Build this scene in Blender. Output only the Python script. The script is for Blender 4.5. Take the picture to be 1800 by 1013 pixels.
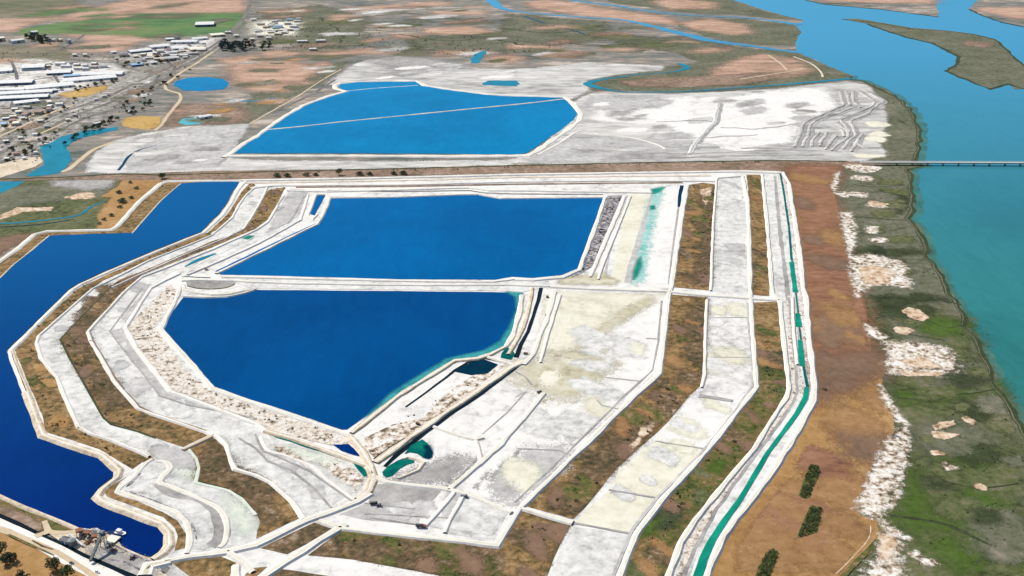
import bpy, bmesh, math, random
import numpy as np
from mathutils import Vector, Matrix, noise as mnoise

# ------------------------------------------------------------------ camera
scene = bpy.context.scene
for o in list(bpy.data.objects):
    bpy.data.objects.remove(o)
C = scene.collection
H = 500.0                      # flying height in metres
PITCH = math.radians(22.4)     # downward tilt
F = 1930.0                     # focal length for an 1800 x 1013 frame
cam_d = bpy.data.cameras.new("camera")
cam_d.sensor_width = 36.0
cam_d.lens = 36.0 * F / 1800.0
cam_d.clip_start = 1.0
cam_d.clip_end = 60000.0
cam = bpy.data.objects.new("camera", cam_d)
C.objects.link(cam)
cam.location = (0, 0, H)
cam.rotation_euler = (math.radians(90) - PITCH, 0, 0)
scene.camera = cam

# ------------------------------------------------------------------ light
SUN_EL, SUN_AZ = math.radians(43), math.radians(-48)   # azimuth measured from +Y towards +X
w = bpy.data.worlds.new("World"); scene.world = w
w.use_nodes = True
nt = w.node_tree; nt.nodes.clear()
sky = nt.nodes.new("ShaderNodeTexSky"); sky.sky_type = 'NISHITA'; sky.sun_disc = False
sky.sun_elevation = SUN_EL; sky.sun_rotation = SUN_AZ
sky.air_density = 1.0; sky.dust_density = 0.6; sky.ozone_density = 2.0
bg = nt.nodes.new("ShaderNodeBackground"); bg.inputs[1].default_value = 0.09
wo = nt.nodes.new("ShaderNodeOutputWorld")
nt.links.new(sky.outputs[0], bg.inputs[0]); nt.links.new(bg.outputs[0], wo.inputs[0])
sd = bpy.data.lights.new("sun", 'SUN'); sd.energy = 4.9; sd.angle = math.radians(0.5); sd.color = (1.0, 0.94, 0.85)
so = bpy.data.objects.new("sun", sd); C.objects.link(so)
to_sun = Vector((math.sin(SUN_AZ)*math.cos(SUN_EL), math.cos(SUN_AZ)*math.cos(SUN_EL), math.sin(SUN_EL)))
so.rotation_euler = (-to_sun).to_track_quat('-Z', 'Y').to_euler()
so.location = to_sun * 3000
scene.view_settings.view_transform = 'Standard'
scene.view_settings.look = 'None'
scene.view_settings.gamma = 1.0
scene.view_settings.use_curve_mapping = False
scene.view_settings.exposure = 0.08
scene.cycles.transparent_max_bounces = 16
scene.cycles.max_bounces = 6
scene.cycles.volume_bounces = 0

random.seed(7); rng = np.random.default_rng(7)
SP, CP = math.sin(PITCH), math.cos(PITCH)

def gp(x, y, z=0.0):
    """surveyed point: place on the ground seen at photo pixel (x, y)"""
    u, v = (x - 900) / F, (y - 506.5) / F
    d = (u, CP - v * SP, -SP - v * CP)
    t = (z - H) / d[2]
    return (d[0] * t, d[1] * t, z)
def ppm(y):                    # pixels per metre at photo row y
    return CP * (y + 290) / H

# ------------------------------------------------------------------ materials
MATS = {}
def nodes_of(name):
    m = bpy.data.materials.new(name); m.use_nodes = True
    t = m.node_tree; t.nodes.clear()
    return m, t
def N(t, typ, **kw):
    n = t.nodes.new(typ)
    for k, v in kw.items(): setattr(n, k, v)
    return n
def math_node(t, op, a, b=None, clamp=False):
    n = N(t, "ShaderNodeMath", operation=op); n.use_clamp = clamp
    for i, s in enumerate((a, b)):
        if s is None: continue
        if isinstance(s, (int, float)): n.inputs[i].default_value = s
        else: t.links.new(s, n.inputs[i])
    return n.outputs[0]
def noise_fac(t, co, scale, detail=6, rough=0.6, dist=0.0, stretch=None):
    n = N(t, "ShaderNodeTexNoise"); n.inputs["Scale"].default_value = scale
    n.inputs["Detail"].default_value = detail; n.inputs["Roughness"].default_value = rough
    n.inputs["Distortion"].default_value = dist
    if stretch:
        mp = N(t, "ShaderNodeMapping"); mp.inputs["Scale"].default_value = stretch
        t.links.new(co, mp.inputs[0]); co = mp.outputs[0]
    t.links.new(co, n.inputs["Vector"])
    return n.outputs["Fac"]
def ground(name, cols, s1=0.02, s2=0.16, k=0.55, contrast=1.6, bump=0.5, rough=0.95, stretch=None, dist=0.4, spread=1.0):
    """mottled ground: colour ramp over two scales of noise, real bump; 'fade' vertex attribute thins its margin"""
    if name.startswith(("salt", "levee", "road_white")):      # salt here is a touch creamy, not blue white
        cols = [(c[0], c[1] * .975, c[2] * .925) for c in cols]
    for soft in (False, True):
        m, t = nodes_of(name + ("_ragged" if soft else ""))
        co = N(t, "ShaderNodeTexCoord").outputs["Object"]
        a = noise_fac(t, co, s1, 5, 0.6, dist, stretch)
        b = noise_fac(t, co, s2, 6, 0.65, 0.2, stretch)
        c3 = noise_fac(t, co, s2 * 4.5, 5, 0.75, 0.0, stretch)
        f = math_node(t, 'ADD', math_node(t, 'MULTIPLY', a, k * .85), math_node(t, 'ADD', math_node(t, 'MULTIPLY', b, (1 - k) * .85), math_node(t, 'MULTIPLY', c3, .15 + .0)))
        f = math_node(t, 'ADD', math_node(t, 'MULTIPLY', math_node(t, 'SUBTRACT', f, 0.5), 2.7 * contrast), 0.5, True)
        r = N(t, "ShaderNodeValToRGB")
        el = r.color_ramp.elements
        while len(el) > 1: el.remove(el[0])
        el[0].position = 0.0; el[0].color = (*cols[0], 1)
        for i, c in enumerate(cols[1:], 1):
            e = el.new(i / (len(cols) - 1)); e.color = (*c, 1)
        t.links.new(f, r.inputs[0])
        p = N(t, "ShaderNodeBsdfPrincipled"); p.inputs["Roughness"].default_value = rough
        p.inputs["Specular IOR Level"].default_value = 0.15
        t.links.new(r.outputs[0], p.inputs["Base Color"])
        if bump:
            bp = N(t, "ShaderNodeBump"); bp.inputs["Strength"].default_value = bump; bp.inputs["Distance"].default_value = 1.2
            hb = noise_fac(t, co, s2 * 1.7, 6, 0.7)
            t.links.new(hb, bp.inputs["Height"]); t.links.new(bp.outputs[0], p.inputs["Normal"])
        out = N(t, "ShaderNodeOutputMaterial")
        if soft:
            at = N(t, "ShaderNodeAttribute", attribute_name="fade")
            e1 = math_node(t, 'ADD', math_node(t, 'MULTIPLY', noise_fac(t, co, s1 * 2.2, 7, 0.7), 0.6), math_node(t, 'MULTIPLY', noise_fac(t, co, s2 * 1.1, 6, 0.75), 0.4))
            al = math_node(t, 'ADD', math_node(t, 'MULTIPLY', at.outputs["Fac"], 1.35),
                           math_node(t, 'MULTIPLY', math_node(t, 'SUBTRACT', e1, 0.5), 2.6))
            # the margin breaks up into specks instead of turning translucent
            al = math_node(t, 'ADD', al, math_node(t, 'MULTIPLY', math_node(t, 'SUBTRACT', noise_fac(t, co, min(1.4, s2 * 7), 4, 0.8), 0.5), 2.4 * spread))
            mr = N(t, "ShaderNodeMapRange"); mr.inputs[1].default_value = 0.60; mr.inputs[2].default_value = 0.64
            t.links.new(al, mr.inputs[0])
            tr = N(t, "ShaderNodeBsdfTransparent"); mx = N(t, "ShaderNodeMixShader")
            t.links.new(mr.outputs[0], mx.inputs[0]); t.links.new(tr.outputs[0], mx.inputs[1]); t.links.new(p.outputs[0], mx.inputs[2])
            t.links.new(mx.outputs[0], out.inputs[0])
        else:
            t.links.new(p.outputs[0], out.inputs[0])
        MATS[name + ("~" if soft else "")] = m
def water(name, col, col2, rough=0.14, s=0.004, bump=0.08, ior=1.33, along=None):
    for soft in (False, True):
        m, t = nodes_of(name + ("_ragged" if soft else ""))
        co = N(t, "ShaderNodeTexCoord").outputs["Object"]
        r = N(t, "ShaderNodeValToRGB")
        r.color_ramp.elements[0].position = 0.38; r.color_ramp.elements[1].position = 0.62
        r.color_ramp.elements[0].color = (*[c * .88 for c in col], 1); r.color_ramp.elements[1].color = (*[c * 1.06 for c in col2], 1)
        t.links.new(math_node(t, 'ADD', math_node(t, 'MULTIPLY', noise_fac(t, co, s, 4, 0.55, 1.0), 0.6), math_node(t, 'MULTIPLY', noise_fac(t, co, 0.06, 6, 0.7, 0.5, (1, .35, 1)), 0.4)), r.inputs[0])
        p = N(t, "ShaderNodeBsdfPrincipled"); p.inputs["Roughness"].default_value = rough; p.inputs["Specular IOR Level"].default_value = 0.0
        gl = N(t, "ShaderNodeBsdfGlossy"); gl.inputs["Roughness"].default_value = rough; gl.inputs["Color"].default_value = (.30, .75, 1.0, 1)
        fr = N(t, "ShaderNodeFresnel"); fr.inputs["IOR"].default_value = ior if name in ("river", "river_far", "creek") else 1.16
        ms = N(t, "ShaderNodeMixShader")
        bc = r.outputs[0]
        if along:              # far end brightened in base colour, imitating sky reflection that grows with distance
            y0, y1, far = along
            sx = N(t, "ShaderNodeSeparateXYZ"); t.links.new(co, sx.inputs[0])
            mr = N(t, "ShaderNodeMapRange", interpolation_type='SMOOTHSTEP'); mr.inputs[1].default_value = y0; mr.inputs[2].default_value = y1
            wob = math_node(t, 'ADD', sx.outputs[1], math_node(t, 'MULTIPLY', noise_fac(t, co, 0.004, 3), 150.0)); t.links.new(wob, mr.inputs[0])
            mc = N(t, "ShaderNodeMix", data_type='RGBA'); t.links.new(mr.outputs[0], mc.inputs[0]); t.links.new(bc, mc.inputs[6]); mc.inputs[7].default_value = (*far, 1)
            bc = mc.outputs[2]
        t.links.new(bc, p.inputs["Base Color"])
        bp = N(t, "ShaderNodeBump"); bp.inputs["Strength"].default_value = bump; bp.inputs["Distance"].default_value = 0.6
        t.links.new(noise_fac(t, co, 0.12, 5, 0.6), bp.inputs["Height"]); t.links.new(bp.outputs[0], p.inputs["Normal"])
        t.links.new(bp.outputs[0], gl.inputs["Normal"])
        t.links.new(fr.outputs[0], ms.inputs[0]); t.links.new(p.outputs[0], ms.inputs[1]); t.links.new(gl.outputs[0], ms.inputs[2])
        out = N(t, "ShaderNodeOutputMaterial")
        if soft:
            at = N(t, "ShaderNodeAttribute", attribute_name="fade")
            tr = N(t, "ShaderNodeBsdfTransparent"); mx = N(t, "ShaderNodeMixShader")
            t.links.new(at.outputs["Fac"], mx.inputs[0]); t.links.new(tr.outputs[0], mx.inputs[1]); t.links.new(ms.outputs[0], mx.inputs[2])
            t.links.new(mx.outputs[0], out.inputs[0])
        else: t.links.new(ms.outputs[0], out.inputs[0])
        MATS[name + ("~" if soft else "")] = m
def plain(name, col, var=0.15, scale=0.6, rough=0.7, metal=0.0, rand=0.0):
    m, t = nodes_of(name)
    co = N(t, "ShaderNodeTexCoord").outputs["Object"]
    f = noise_fac(t, co, scale, 5, 0.65)
    if rand:
        oi = N(t, "ShaderNodeObjectInfo")
        f = math_node(t, 'ADD', f, math_node(t, 'MULTIPLY', math_node(t, 'SUBTRACT', oi.outputs["Random"], 0.5), rand))
    r = N(t, "ShaderNodeValToRGB")
    r.color_ramp.elements[0].position = 0.3; r.color_ramp.elements[1].position = 0.7
    r.color_ramp.elements[0].color = (*[c * (1 - var) for c in col], 1)
    r.color_ramp.elements[1].color = (*[min(1, c * (1 + var)) for c in col], 1)
    t.links.new(f, r.inputs[0])
    p = N(t, "ShaderNodeBsdfPrincipled"); p.inputs["Roughness"].default_value = rough; p.inputs["Metallic"].default_value = metal
    t.links.new(r.outputs[0], p.inputs["Base Color"])
    out = N(t, "ShaderNodeOutputMaterial"); t.links.new(p.outputs[0], out.inputs[0])
    MATS[name] = m

ground("far_plain", [(.065,.085,.07),(.12,.135,.115),(.18,.18,.16),(.235,.215,.185),(.34,.28,.225),(.50,.44,.38)], .006, .035, .45, 1.7, .4, stretch=(.45,1,1))
ground("marsh_grey", [(.05,.055,.03),(.095,.105,.06),(.135,.14,.09),(.17,.165,.115),(.25,.22,.165)], .014, .10, .4, 1.5, .6)
ground("marsh_green", [(.035,.04,.016),(.075,.09,.035),(.105,.125,.045),(.145,.145,.075),(.19,.17,.115)], .014, .12, .4, 1.7, .8)
ground("marsh_bright", [(.045,.07,.015),(.07,.125,.018),(.10,.155,.04)], .03, .15, .4, 1.4, .6, spread=2.2)
ground("marsh_dark", [(.02,.03,.012),(.045,.06,.025),(.08,.09,.045)], .03, .2, .5, 1.2, .6, spread=2.0)
ground("brown_grass", [(.04,.035,.012),(.105,.078,.032),(.19,.125,.05),(.27,.165,.068),(.345,.225,.10),(.36,.29,.18)], .03, .16, .38, 1.6, 1.0)
ground("dark_grass", [(.035,.04,.018),(.085,.07,.035),(.14,.095,.05),(.22,.14,.075),(.34,.27,.20)], .03, .17, .38, 1.7, 1.0, spread=1.8)
ground("olive_grass", [(.03,.04,.012),(.075,.10,.022),(.13,.125,.04),(.21,.14,.055),(.30,.22,.13)], .035, .17, .4, 1.7, 1.0, spread=1.8)
ground("rust_field", [(.14,.07,.042),(.22,.105,.06),(.27,.135,.078),(.32,.165,.095),(.37,.22,.14)], .008, .09, .42, 1.5, .5, stretch=(.5,1,1), spread=2.0)
ground("tan_field", [(.25,.135,.05),(.34,.19,.068),(.40,.235,.095),(.46,.29,.135)], .009, .10, .45, 1.5, .5)
ground("tan_worn", [(.20,.11,.05),(.29,.16,.066),(.34,.195,.085),(.40,.24,.11)], .012, .10, .4, 1.5, .5, spread=2.5)
ground("field_shade", [(.13,.09,.06),(.21,.13,.085),(.27,.165,.10)], .02, .12, .5, 1.3, .4, spread=2.5)
ground("salt", [(.40,.40,.40),(.60,.60,.60),(.74,.74,.735),(.80,.80,.79),(.84,.84,.83)], .014, .085, .45, 1.6, .3)
ground("salt_pure", [(.60,.60,.60),(.75,.75,.745),(.82,.82,.81),(.86,.86,.855)], .014, .08, .45, 1.4, .2)
ground("salt_grey", [(.30,.30,.305),(.43,.43,.435),(.53,.53,.53),(.66,.66,.655)], .018, .10, .45, 1.4, .3)
ground("salt_mid", [(.38,.39,.39),(.54,.55,.545),(.65,.66,.655),(.74,.745,.74),(.81,.81,.805)], .02, .11, .4, 1.6, .4)
ground("salt_dark", [(.20,.20,.205),(.31,.305,.305),(.40,.395,.39),(.52,.51,.51)], .02, .1, .5, 1.4, .3, spread=2.0)
ground("salt_far", [(.26,.26,.26),(.40,.40,.395),(.52,.52,.51),(.62,.62,.61),(.75,.75,.74)], .007, .05, .42, 1.8, .3, stretch=(.35,1,1))
ground("salt_cream", [(.56,.55,.44),(.68,.67,.56),(.76,.75,.65),(.80,.79,.72)], .014, .1, .5, 1.4, .2, spread=2.0)
ground("salt_mint", [(.50,.58,.50),(.64,.70,.63),(.74,.77,.71)], .02, .12, .5, 1.3, .2, spread=2.5)
ground("mud_stain", [(.36,.32,.21),(.50,.46,.32),(.60,.56,.43),(.68,.65,.53)], .025, .1, .45, 1.5, .2, spread=2.2)
ground("levee", [(.62,.57,.50),(.76,.72,.66),(.83,.80,.75),(.85,.83,.79)], .03, .2, .4, 1.5, .4)
ground("levee_beige", [(.44,.36,.26),(.60,.51,.39),(.71,.63,.51),(.78,.72,.62)], .03, .18, .4, 1.6, .6)
ground("road_white", [(.66,.62,.56),(.78,.755,.72),(.84,.825,.80),(.86,.85,.83)], .02, .2, .4, 1.4, .2)
ground("road_cream", [(.46,.36,.22),(.58,.46,.31),(.66,.55,.40)], .02, .2, .5, 1.2, .2)
ground("asphalt", [(.085,.085,.085),(.14,.138,.135),(.22,.215,.21)], .02, .12, .5, 1.5, .2)
ground("ballast", [(.10,.095,.09),(.18,.165,.15),(.28,.255,.23)], .02, .12, .5, 1.5, .3)
ground("rubble", [(.16,.125,.10),(.54,.46,.37),(.70,.63,.53),(.77,.71,.63),(.82,.79,.74)], .06, .20, .3, 2.2, 1.0)
ground("rubble_dark", [(.05,.048,.05),(.19,.18,.185),(.34,.32,.325),(.62,.59,.58)], .06, .22, .3, 2.2, 1.0)
ground("crust", [(.10,.085,.06),(.36,.28,.19),(.64,.55,.45),(.77,.73,.66),(.84,.82,.78)], .05, .16, .3, 2.3, .8, spread=.8)
ground("crust_tan", [(.22,.14,.08),(.50,.34,.21),(.66,.52,.38),(.74,.66,.55)], .04, .14, .3, 1.9, .4, spread=.6)
ground("pink_field", [(.26,.18,.13),(.42,.27,.19),(.53,.345,.25),(.62,.45,.35)], .006, .04, .42, 1.7, .3, stretch=(.4,1,1), spread=3.2)
ground("green_field", [(.045,.115,.045),(.075,.18,.065),(.12,.21,.065),(.19,.20,.10)], .005, .03, .45, 1.8, .2, stretch=(.35,1,1), spread=2.4)
ground("olive_field", [(.08,.10,.05),(.13,.14,.075),(.19,.165,.11),(.26,.22,.16)], .006, .04, .45, 1.7, .2, stretch=(.4,1,1), spread=2.4)
ground("grey_lot", [(.10,.105,.08),(.20,.19,.165),(.31,.29,.26),(.43,.40,.36),(.58,.54,.49)], .016, .07, .35, 1.9, .3, spread=2.4)
ground("pale_lot", [(.24,.23,.21),(.48,.46,.42),(.68,.65,.60),(.78,.76,.72)], .018, .07, .4, 1.9, .2, spread=2.0)
ground("ochre", [(.36,.21,.06),(.50,.32,.10),(.58,.41,.17)], .02, .12, .5, 1.5, .3)
ground("embankment", [(.10,.085,.055),(.20,.14,.095),(.30,.205,.15),(.40,.31,.24)], .012, .10, .45, 1.6, .4, spread=1.6)
water("pond_near", (.000,.013,.125), (.000,.018,.145), along=(720, 1650, (.000,.085,.265)))  # north end coloured brighter in place of low-angle sky reflection
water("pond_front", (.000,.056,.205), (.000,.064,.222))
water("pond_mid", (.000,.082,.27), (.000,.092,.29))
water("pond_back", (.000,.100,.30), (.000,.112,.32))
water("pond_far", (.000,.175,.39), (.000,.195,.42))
water("river", (.024,.165,.145), (.030,.19,.17), s=.0025, along=(900, 3300, (.07,.325,.52)))  # upriver colour has the stronger sky reflection painted in
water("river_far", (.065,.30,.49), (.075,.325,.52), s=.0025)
water("teal_canal", (.004,.21,.145), (.01,.30,.20), s=.03)
ground("cyan_brine", [(.10,.42,.36),(.28,.58,.54),(.50,.70,.66)], .03, .12, .5, 1.4, .1, spread=1.5)
water("teal_deep", (.000,.07,.08), (.004,.17,.12), s=.05)
water("teal_shoal", (.02,.22,.26), (.05,.32,.32), s=.05)
water("river_shoal", (.045,.15,.115), (.07,.19,.15), s=.02)
water("navy_ditch", (.000,.018,.035), (.001,.03,.06), s=.03)
water("creek", (.008,.19,.25), (.01,.22,.29), s=.02)
water("cyan_pool", (.10,.42,.45), (.14,.50,.50), s=.02)
water("black_ditch", (.006,.010,.014), (.01,.016,.02), s=.03)

# ------------------------------------------------------------------ mesh helpers
def link_mesh(name, verts, faces, mat, parent=None, kind=None, smooth=False, fade=None):
    me = bpy.data.meshes.new(name); me.from_pydata(verts, [], faces); me.update()
    if mat: me.materials.append(MATS[mat])
    if fade is not None:
        a = me.attributes.new("fade", 'FLOAT', 'POINT'); a.data.foreach_set("value", np.asarray(fade, dtype=np.float32))
    if smooth: me.polygons.foreach_set("use_smooth", [True] * len(me.polygons))
    o = bpy.data.objects.new(name, me); C.objects.link(o)
    if parent: o.parent = parent
    if kind: o["kind"] = kind
    return o
def rough_edge(pts, amp, closed=True, seg=6.0):
    """subdivide and jitter a world polyline like an eroded margin"""
    out = []; n = len(pts)
    for i in range(n if closed else n - 1):
        a, b = pts[i], pts[(i + 1) % n]
        L = math.hypot(b[0]-a[0], b[1]-a[1]); k = max(1, min(60, int(L / seg)))
        for j in range(k):
            f = j / k; x, y = a[0]+(b[0]-a[0])*f, a[1]+(b[1]-a[1])*f
            if amp:
                s = 0.03
                d = mnoise.noise_vector(Vector((x*s, y*s, 3.1))) + 0.6*mnoise.noise_vector(Vector((x*s*3.3, y*s*3.3, 7.7)))
                x += d.x*amp; y += d.y*amp
            out.append((x, y))
    if not closed: out.append(tuple(pts[-1][:2]))
    return out
LAYERS = {}
def zlev(layer):               # sheets of one layer still lie a hair apart, so none are coplanar
    LAYERS[layer] = LAYERS.get(layer, 0) + 1
    return 0.08*layer + 0.00027*LAYERS[layer]
def patch(name, px, mat, layer, amp=1.5, seg=6.0):
    z = zlev(layer)
    pts = rough_edge([gp(*p) for p in px], amp, True, seg)
    from mathutils.geometry import tessellate_polygon
    v3 = [Vector((x, y, 0)) for x, y in pts]
    tris = tessellate_polygon([v3])
    f = []
    for t in tris:
        a, b, c = (v3[i] for i in t)
        f.append(t if (b-a).cross(c-a).z > 0 else (t[0], t[2], t[1]))
    return link_mesh(name, [(x, y, z) for x, y in pts], f, mat, kind="structure")
def seg_dist(P, poly):
    A = np.array(poly); B = np.roll(A, -1, axis=0)
    d = np.full(len(P), 1e9); inside = np.zeros(len(P), bool)
    for a, b in zip(A, B):
        ab = b - a; L2 = max(1e-9, ab @ ab)
        t = np.clip(((P - a) @ ab) / L2, 0, 1)
        d = np.minimum(d, np.linalg.norm(P - (a + t[:, None] * ab), axis=1))
        c = ((a[1] > P[:, 1]) != (b[1] > P[:, 1]))
        with np.errstate(divide='ignore', invalid='ignore'):
            xi = a[0] + (P[:, 1] - a[1]) * ab[0] / (ab[1] if ab[1] else 1e-9)
        inside ^= c & (P[:, 0] < xi)
    return np.where(inside, d, -d)
def soft(name, px, mat, layer, width=20.0, n=60):
    """patch whose margin frays out over `width` metres"""
    z = zlev(layer)
    poly = np.array([gp(*p)[:2] for p in px])
    if name == "salt_patch" and len(px) <= 7 and max(q_[0] for q_ in px)-min(q_[0] for q_ in px) < 60 and max(q_[1] for q_ in px)-min(q_[1] for q_ in px) < 14:      # small patches: lobed, irregular outline instead of a quad
        rs = np.random.default_rng(int(px[0][0]*7 + px[0][1])); c = poly.mean(0); e = (poly.max(0)-poly.min(0))/2; n_ = 16
        rr = .75 + .5*rs.random(n_); rr = (rr + np.roll(rr, 1))/2
        poly = np.array([(c[0]+e[0]*1.15*rr[i]*math.cos(i/n_*6.283), c[1]+e[1]*1.15*rr[i]*math.sin(i/n_*6.283)+.25*e[1]*math.cos(i/n_*12.6+c[0])) for i in range(n_)])
    lo, hi = poly.min(0) - width*.5, poly.max(0) + width*.5
    ext = hi - lo; cell = max(1.0, math.sqrt(ext[0]*ext[1]) / n)
    nx, ny = int(ext[0]/cell)+2, int(ext[1]/cell)+2
    nx, ny = min(nx, 300), min(ny, 300)
    X, Y = np.meshgrid(np.linspace(lo[0], hi[0], nx), np.linspace(lo[1], hi[1], ny))
    P = np.stack([X.ravel(), Y.ravel()], 1); d = seg_dist(P, poly)
    fade = np.clip(d / width + 0.5, 0, 1)
    keep = fade > 0
    idx = np.arange(nx*ny).reshape(ny, nx)
    q = np.stack([idx[:-1,:-1], idx[:-1,1:], idx[1:,1:], idx[1:,:-1]], -1).reshape(-1, 4)
    q = q[keep[q].any(1)]
    used = np.unique(q); mp = -np.ones(nx*ny, int); mp[used] = np.arange(len(used))
    return link_mesh(name, [(x, y, z) for x, y in P[used]], mp[q].tolist(), mat + "~", kind="structure", fade=fade[used])
def smooth_line(pts, k=4):
    out = []
    for i in range(len(pts)-1):
        p0, p1, p2, p3 = pts[max(i-1,0)], pts[i], pts[i+1], pts[min(i+2,len(pts)-1)]
        for j in range(k):
            t = j/k
            out.append(tuple(0.5*((2*p1[c])+(-p0[c]+p2[c])*t+(2*p0[c]-5*p1[c]+4*p2[c]-p3[c])*t*t+(-p0[c]+3*p1[c]-3*p2[c]+p3[c])*t**3) for c in range(len(p1))))
    out.append(tuple(pts[-1])); return out
def profile(name, pts, widths, section, mat, z=0.0, jitter=0.0):
    """sweep a cross-section along a world polyline; section = [(side -1..1 of half width, extra metres, height)]"""
    verts, faces = [], []; n = len(pts); m = len(section)
    for i, p in enumerate(pts):
        a = pts[max(i-1,0)]; b = pts[min(i+1,n-1)]
        if 0 < i < n-1:
            d1 = Vector((p[0]-a[0], p[1]-a[1])).normalized(); d2 = Vector((b[0]-p[0], b[1]-p[1])).normalized()
            t = (d1+d2); t = t.normalized() if t.length > 1e-6 else d1
            mit = 1/max(0.5, abs(t.dot(d1)))
        else: t = Vector((b[0]-a[0], b[1]-a[1])).normalized(); mit = 1
        nrm = Vector((t.y, -t.x)); hw = widths[i]/2
        if jitter: hw *= 1 + jitter * mnoise.noise(Vector((p[0]*.05, p[1]*.05, 1.3)))
        for s, ex, h in section:
            off = (s*hw + ex) * mit
            verts.append((p[0]+nrm.x*off, p[1]+nrm.y*off, z+h))
    for i in range(n-1):
        for j in range(m-1):
            a = i*m+j; faces.append((a, a+1, a+m+1, a+m))
    # faces wind so that normals point up
    v = [Vector(verts[k]) for k in faces[0][:3]]
    if (v[1]-v[0]).cross(v[2]-v[0]).z < 0: faces = [f[::-1] for f in faces]
    return link_mesh(name, verts, faces, mat, kind="structure")
def prep(px, width, z, curve, amp, seg=8.0):
    if isinstance(width, (int, float)): width = [width]*len(px)
    pts = [gp(p[0], p[1], z) for p in px]
    W = [(p[0], p[1], wd) for p, wd in zip(pts, width)]
    if curve: W = smooth_line(W, 5)
    out = []
    for a, b in zip(W[:-1], W[1:]):
        L = math.hypot(b[0]-a[0], b[1]-a[1]); k = max(1, min(80, int(L/seg)))
        for j in range(k):
            f = j/k; out.append(tuple(a[c]+(b[c]-a[c])*f for c in range(3)))
    out.append(W[-1])
    if amp:
        q = []
        for x, y, wd in out:
            d = mnoise.noise_vector(Vector((x*.035, y*.035, 5.5))); q.append((x+d.x*amp, y+d.y*amp, wd))
        out = q
    return [(o[0], o[1]) for o in out], [o[2] for o in out]
def ribbon(name, px, width, mat, layer, curve=False, amp=0.4, jitter=0.25):
    p, wd = prep(px, width, 0, curve, amp)
    return profile(name, p, wd, [(-1,0,0),(1,0,0)], mat, zlev(layer), jitter)
LEVEE_BASE = [0.3]            # how far the made ground lies above the plain
def levee(px, width=4.0, h=1.3, mat="levee", curve=False, amp=0.5, name="levee", slope=1.8):
    side = slope*(h + .3); h += LEVEE_BASE[0]
    p, wd = prep(px, width, h, curve, amp)
    wd = [w_ * .85 for w_ in wd]
    if min(wd) > 2.9:          # driven crown between the paler shoulders
        p2, _ = prep(px, 1, h + .03, curve, amp)
        profile("track", p2, [w_ * .42 for w_ in wd], [(-1,0,h+.03),(1,0,h+.03)], {"road_white": "salt_cream", "levee": "salt_cream", "levee_beige": "levee", "salt_far": "salt_grey", "salt_mid": "salt_grey"}.get(mat, "salt_cream"), 0, .7)
    return profile(name, p, wd, [(-1,-side,-.05),(-1,0,h-.05),(-.4,0,h),(.4,0,h),(1,0,h-.05),(1,side,-.05)], mat, 0, 0.7)

def tag(o, label, cat, group=None):
    o["label"] = label; o["category"] = cat
    if group: o["group"] = group
    return o
def thing(name, label, cat, loc, rz=0, group=None):
    o = bpy.data.objects.new(name, None); C.objects.link(o); o.empty_display_size = 1
    o.location = loc; o.rotation_euler = (0, 0, rz)
    return tag(o, label, cat, group)
def dup(root, loc, rz, scale=1.0, label=None, group=None):
    r = root.copy(); C.objects.link(r); r.location = loc; r.rotation_euler = (0, 0, rz); r.scale = (scale,)*3 if isinstance(scale, (int,float)) else scale
    if label: r["label"] = label
    if group: r["group"] = group
    for ch in list(root.children):
        c = ch.copy(); C.objects.link(c); c.parent = r
        for g in ch.children:
            d = g.copy(); C.objects.link(d); d.parent = c
    return r
def inside(poly_px, n, margin, seed):
    rs = np.random.default_rng(seed); poly = [gp(*q)[:2] for q in poly_px]; A = np.array(poly); lo, hi = A.min(0), A.max(0); out = []
    for _ in range(60):
        P = lo + rs.random((400, 2))*(hi-lo); d = seg_dist(P, poly)
        out += [tuple(q) for q, dd in zip(P, d) if dd > margin]
        if len(out) >= n: break
    return out[:n]
def blotches(name, poly_px, mats, n, r, layer, seed, stretch=2.0):
    """patches of differing growth scattered over a strip, fraying into each other"""
    rs = np.random.default_rng(seed); k = 0
    for (x, y) in inside(poly_px, n, r*.45, seed):
        a = rs.random()*6.28; R = r*(.5+rs.random()); m = []
        for i in range(9):
            t = i/9*6.283; q = R*(.7+.6*rs.random()); ux, uy = q*math.cos(t), q*math.sin(t)*stretch
            m.append((x+ux*math.cos(a*.15)-uy*math.sin(a*.15), y+ux*math.sin(a*.15)+uy*math.cos(a*.15)))
        mat = mats[k % len(mats)]; k += 1
        z = zlev(layer); poly = np.array(m); w_ = R*1.0
        lo, hi = poly.min(0)-w_*.5, poly.max(0)+w_*.5; X, Y = np.meshgrid(np.linspace(lo[0],hi[0],16), np.linspace(lo[1],hi[1],16))
        P = np.stack([X.ravel(), Y.ravel()], 1); f = np.clip(seg_dist(P, m)/w_+.5, 0, 1)
        big = seg_dist(P, [gp(*q)[:2] for q in poly_px]); f = f*np.clip(big/2.5, 0, 1)
        idx = np.arange(256).reshape(16,16); q4 = np.stack([idx[:-1,:-1],idx[:-1,1:],idx[1:,1:],idx[1:,:-1]],-1).reshape(-1,4)
        q4 = q4[(f[q4] > 0).any(1)]; us = np.unique(q4); mp = -np.ones(256,int); mp[us] = np.arange(len(us))
        if len(us): link_mesh(name, [(px_, py_, z) for px_, py_ in P[us]], mp[q4].tolist(), mat+"~", kind="structure", fade=f[us])
#@@SETTING
# ------------------------------------------------------------------ ground and far land
link_mesh("ground", [(-9000,-300,0),(9000,-300,0),(9000,26000,0),(-9000,26000,0)], [(0,1,2,3)], "far_plain", kind="structure")

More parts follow.
